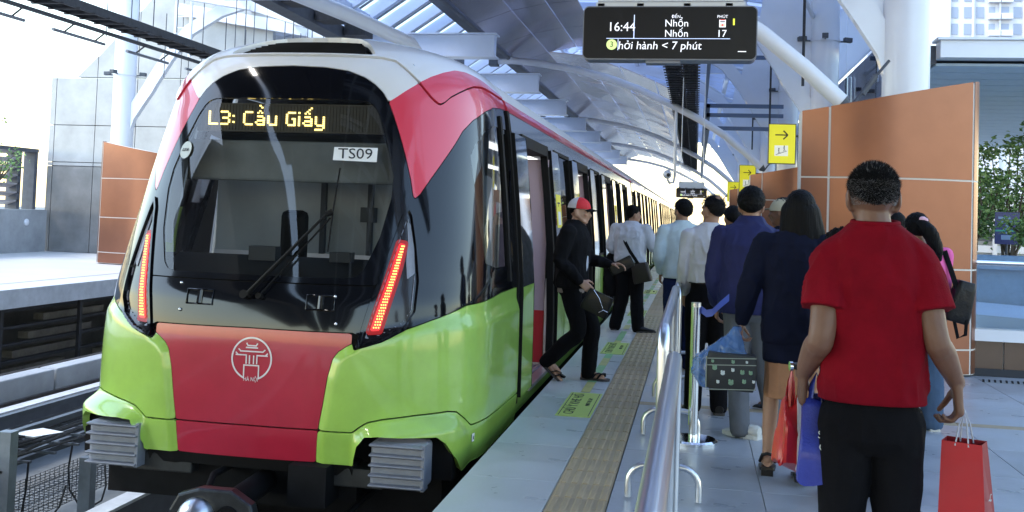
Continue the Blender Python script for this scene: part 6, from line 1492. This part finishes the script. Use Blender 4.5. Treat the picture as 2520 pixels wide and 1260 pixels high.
# lunch bag & blue plastic bag
hx=Vector((.27,6.45,.86))
t=thing('patterned_lunch_bag','black lunch bag printed with small pale green figures, hanging from the long haired woman\'s hand','bag',(.235,6.35,.625))
LB=mat('lunch_black',(.018,.022,.025),.6,nz=.2,nscale=20); q=MB(); bagbox(q,(0,0,0),.30,.215,.14,Matrix.Rotation(R(3),3,'Y')); obj('bag_body',q,LB,t,50)
PIP=mat('piping_grey',(.25,.28,.24),.6); PG=mat('print_green',(.18,.30,.20),.7); PWt=mat('print_white',(.55,.6,.6),.7)
q=MB()
for zz in (.085,.045,-.10): q.tube([(-.145,-.076,zz-.006),(.145,-.076,zz+.006)],.003,6)
q.tube([(-.148,-.07,-.10),(-.148,-.07,.09)],.003,6); obj('piping',q,PIP,t,60)
rnd=random.Random(2)
for k_,(x,z,r,m_) in enumerate([(-.11,.015,.020,PG),(-.04,-.0,.018,PWt),(.0,.01,.014,PWt),(.06,.005,.018,PG),(.11,.0,.016,PG),(-.08,-.055,.013,PWt),(-.0,-.06,.022,PG),(.07,-.06,.017,PG),(.12,-.05,.012,PWt),(-.11,.065,.012,PG),(.02,.07,.014,PG),(.09,.068,.010,PWt)]):
    r*=.72; x+=rnd.uniform(-.012,.012); z+=rnd.uniform(-.008,.008)
    q=MB(); q.ell((x,-.0785,z),(r,.003,r*.8),12,8); q.ell((x-r*.5,-.0785,z+r*.9),(r*.5,.003,r*.6),8,6); q.ell((x+r*.5,-.0785,z+r*.8),(r*.45,.003,r*.55),8,6); obj('printed_figure',q,m_,t,60)
t=thing('blue_plastic_bag','translucent blue plastic carrier bag gathered around the patterned lunch bag','bag',(.21,6.42,.70))
PB=mat('plastic_blue',(.10,.22,.50),.25,coat=.3,alpha=.62); q=MB(); rings(q,[(-.19,.10,.07,-.06,0),(-.10,.155,.09,-.05,0),(.0,.15,.085,-.03,0),(.07,.09,.06,.0,0),(.14,.035,.03,.035,0),(.19,.02,.02,.055,0)]); remesh(q,'bag_film',PB,t,.008,1,folds(.014,55,50,(1.2,1.2,.6)))
# ---- short curly haired woman in front of red shirt man ----
f=Fig('small person with curly black hair, mostly hidden behind the red shirted man',.93,6.0,R(0),1.50,SK3,build=1.0,shw=.18)
k=f.k; f.torso((-.12,0)); f.hc=Vector((-.12,.02,1.40)); f.arm(-1,(-.22,0,1.25),(-.24,0,1.02),(-.2,.08,.82),palm=(1,0,0)); f.arm(1,(.1,0,1.25),(.16,0,1.02),(.15,.08,.82),palm=(-1,0,0)); f.leg(1,(.085,0,.80),(.14,.02,.45),(.20,-.01,.085)); f.leg(-1,(-.085,0,.80),(-.09,.03,.45),(-.12,.0,.085))
f.body(.009); f.shirt('t_shirt',C_LT,.78,vox=.012,sleeve='short',loose=.02,seed=85); f.trousers('trousers',C_BLACK2,.9,w=1.15,loose=.03,seed=86)
for sx,xx in ((1,.20),(-1,-.12)):
    q=MB(); so=MB(); sk=MB(); shoe(sk,(xx,-.07,.01),(sx*.1,1,0),L=.23,w=.042,h=.07,sole=so); obj('foot',sk,mat('sock_cream',(.5,.46,.38),.8) if 'sock_cream' not in MATS else MATS['sock_cream'],f.t,60); obj('slipper_sole',so,SOLE,f.t)
hairshell('hair',f.T,f.Mh,HAIR,f.t,f.hs(),thick=.026,zfront=.03,zback=-.06,side=-.02,seed=13,amp=.016,f=60)
strands('hair_strand',f.T,HAIR,f.t,3500,.030,lambda fr:-.055*(1-fr)+.05*fr,31,w=.0011,up=.3)
# ---- pink top woman with backpack ----
f=Fig('dark haired woman in a bright pink top with a pink hair clip',1.72,8.25,R(8),1.63,SK3,build=.92,shw=.155)
k=f.k; f.torso(); f.hc=Vector((-.04,.03,1.527)); f.arm(-1,(-.155,0,1.33),(-.2,0,1.08),(-.18,.1,.86),palm=(1,0,0)); f.arm(1,(.155,0,1.33),(.17,.02,1.08),(.15,.14,.88),palm=(-1,0,0)); f.leg(1,(.08,0,.84),(.085,.02,.46),(.09,-.01,.09)); f.leg(-1,(-.08,0,.84),(-.085,.03,.46),(-.09,.08,.09))
f.body(.009); f.shirt('pink_top',C_PINK,.86,vox=.011,loose=.022,seed=95,top=1.45)
f.trousers('jeans',C_BLUEJ,.94,loose=.03,w=1.1,seed=96)
q=MB(); so=MB(); shoe(q,(.09,-.07,0),(.1,1,0),sole=so); shoe(q,(-.09,.02,0),(-.1,1,0),sole=so); obj('shoe',q,LEA,f.t,60); obj('shoe_sole',so,SHW,f.t)
hairshell('hair',f.T,f.Mh,HAIR,f.t,f.hs(),thick=.022,zfront=.04,zback=-.08,side=-.03,seed=14,amp=.006)
strands('hair_strand',f.T,HAIR,f.t,2500,.030,lambda fr:-.055*(1-fr)+.05*fr,31,w=.0011,up=.3)
q=MB(); limb(q,[(-.04,-.09,1.56),(.0,-.13,1.50),(.05,-.12,1.40),(.085,-.10,1.30)],[.045,.055,.05,.025]); remesh(q,'pony_tail',HAIR,f.t,.009,2,folds(.005,4,70,(1.5,1.5,.3)))
q=MB(); q.ell((-.04,-.10,1.60),(.028,.022,.02),10,6); q.ell((-.02,-.105,1.59),(.02,.02,.02),10,6); obj('hair_clip',q,mat('clip_pink',(.75,.45,.55),.5),f.t,60)
t=thing('black_backpack','small black backpack with hanging straps on the shoulder of the woman in pink','bag',(1.985,8.2,.985)); q=MB(); bagbox(q,(0,0,0),.19,.32,.15,Matrix.Rotation(R(14),3,'Y'),.7); remesh(q,'pack_body',LEA,t,.010,3,folds(.006,8)); q=MB(); q.tube([(-.12,0,.38),(-.07,-.02,.22),(-.04,-.06,.1)],[(.02,.005)]*3,8,side=(1,0,0)); q.tube([(.03,-.07,-.10),(.02,-.08,-.24),(-.03,-.07,-.27),(-.06,-.06,-.12)],[(.013,.004)]*4,8,side=(1,0,0)); obj('pack_strap',q,C_BLACK,t,60)
# ---- bags of the red shirted man ----
hl=w8((-.20,.07,.935)); hr=w8((.285,.03,.95))
BNW=mat('nonwoven_blue',(.018,.035,.33),.5,nz=.2,nscale=12,bump=.3,bscale=120,coat=.2)
def opentote(name,label,mouth,w,h,d,m,rot,taper=1.15,handle=None,hm=None,fold=.0,seed=1,hh=.2):
    t=thing(name,label,'bag',mouth); Rz=Matrix.Rotation(rot,3,'Z'); vs=[]
    def P(u,v,z): return Rz@Vector((u,v,z))
    rows=10; N=32
    for i in range(rows+1):
        v_=i/rows; z=-h*v_; ww=w*(1+(taper-1)*v_); dd=d*(.35+.65*min(1,v_*1.6)) 
        for j in range(N):
            a=2*PI*j/N; c_,s_=math.cos(a),math.sin(a)
            ex=.4
            r=1+fold*noise.noise(Vector((c_*2,s_*2,z*6+seed)))*2
            vs.append(P(ww/2*abs(c_)**ex*(1 if c_>0 else -1)*r,dd/2*abs(s_)**ex*(1 if s_>0 else -1)*r,z+fold*.4*noise.noise(Vector((a,z*8,seed)))))
    q=MB(); q.add(vs,[(i*N+j,(i+1)*N+j,(i+1)*N+(j+1)%N,i*N+(j+1)%N) for i in range(rows) for j in range(N)]+[tuple(rows*N+j for j in range(N))])
    o=obj('bag_body',q,m,t,40); md=o.modifiers.new('s','SOLIDIFY'); md.thickness=.002
    if handle:
        for sy in (-1,1):
            q=MB(); q.tube([P(-w*.22,sy*d*.17,-.03),P(-w*.14,sy*d*.1,hh*.6),P(0,sy*.005,hh),P(w*.14,sy*d*.1,hh*.6),P(w*.22,sy*d*.17,-.03)],handle,8,side=None); obj('handle',q,hm or m,t,60)
    return t,P
t,P=opentote('blue_tote_bag','blue non-woven tote bag with white letters in the left hand of the red shirted man',hl+Vector((.03,-.015,0)),.095,.245,.15,BNW,R(-8),1.15,handle=[(.010,.002)]*5,fold=.10,seed=4,hh=.10)
q=MB()
for (s_,z) in (('ST',-.09),('O',-.13)):
    put_text('printed_letters',s_,.035,basis(P(.028,-.085,z),P(1,0,0),(0,0,1)),PWt,t)
RPL=mat('red_plastic',(.50,.012,.015),.35,nz=.25,nscale=10,coat=.2)
t,P=opentote('red_plastic_bag','crumpled red plastic bag hanging beside the blue tote bag',hl+Vector((-.045,.05,-.005)),.045,.205,.10,RPL,R(10),2.1,handle=[(.006,.002)]*5,fold=.22,seed=9,hh=.10)
t,P=opentote('white_slim_bag','slim whitish bag squeezed between the red plastic bag and blue tote',hl+Vector((-.012,.03,.0)),.03,.235,.08,C_WHITE,0,1.0,handle=[.004]*5,fold=.05,seed=2,hh=.10)
PRED=mat('paper_red',(.50,.010,.02),.45,nz=.08,nscale=6,coat=.15); PRD=mat('paper_dark_red',(.26,.01,.02),.5)
t=thing('red_paper_bag','large red paper shopping bag with white cord handles in the man\'s right hand','bag',hr+Vector((.0,-.02,-.095)))
Rz=Matrix.Rotation(R(-24),3,'Z'); P=lambda u,v,z:Rz@Vector((u,v,z))
w_,d_,h_=.12,.085,.31
q=MB(); q.add([P(-w_/2,-d_/2,0),P(w_/2,-d_/2,0),P(w_/2+.015,-d_/2,-h_),P(-w_/2-.01,-d_/2,-h_)],[(0,1,2,3)]); front=obj('front_panel',q,PRED,t)
q=MB(); q.add([P(w_/2,-d_/2,0),P(w_/2-.012,0,-.01),P(w_/2,d_/2,0),P(w_/2+.03,d_/2+.03,-h_),P(w_/2+.022,0,-h_),P(w_/2+.015,-d_/2,-h_)],[(0,1,4,5),(1,2,3,4)]); gus=obj('gusset',q,PRD,t)
q=MB(); q.add([P(-w_/2,-d_/2,0),P(-w_/2,d_/2,0),P(-w_/2-.01,d_/2+.02,-h_),P(-w_/2-.01,-d_/2,-h_)],[(0,1,2,3)]); q.add([P(-w_/2,d_/2,0),P(w_/2,d_/2,0),P(w_/2+.03,d_/2+.03,-h_),P(-w_/2-.01,d_/2+.02,-h_)],[(0,1,2,3)]); q.add([P(-w_/2-.01,-d_/2,-h_),P(w_/2+.015,-d_/2,-h_),P(w_/2+.03,d_/2+.03,-h_),P(-w_/2-.01,d_/2+.02,-h_)],[(0,1,2,3)]); obj('back_panel',q,PRD,t)
for sy in (-1,1):
    q=MB(); q.tube([P(-.02,sy*d_/2,-.012),P(-.012,sy*d_*.3,.05),P(0,0,.098),P(.012,sy*d_*.3,.05),P(.02,sy*d_/2,-.012)],.0025,8); obj('cord_handle',q,C_WHITE,t,60)
put_text('printed_logo','~C',.035,basis(P(w_/2+.019,-.005,-.17),P(.0,1,0),(0,0,1)),PWt,t)
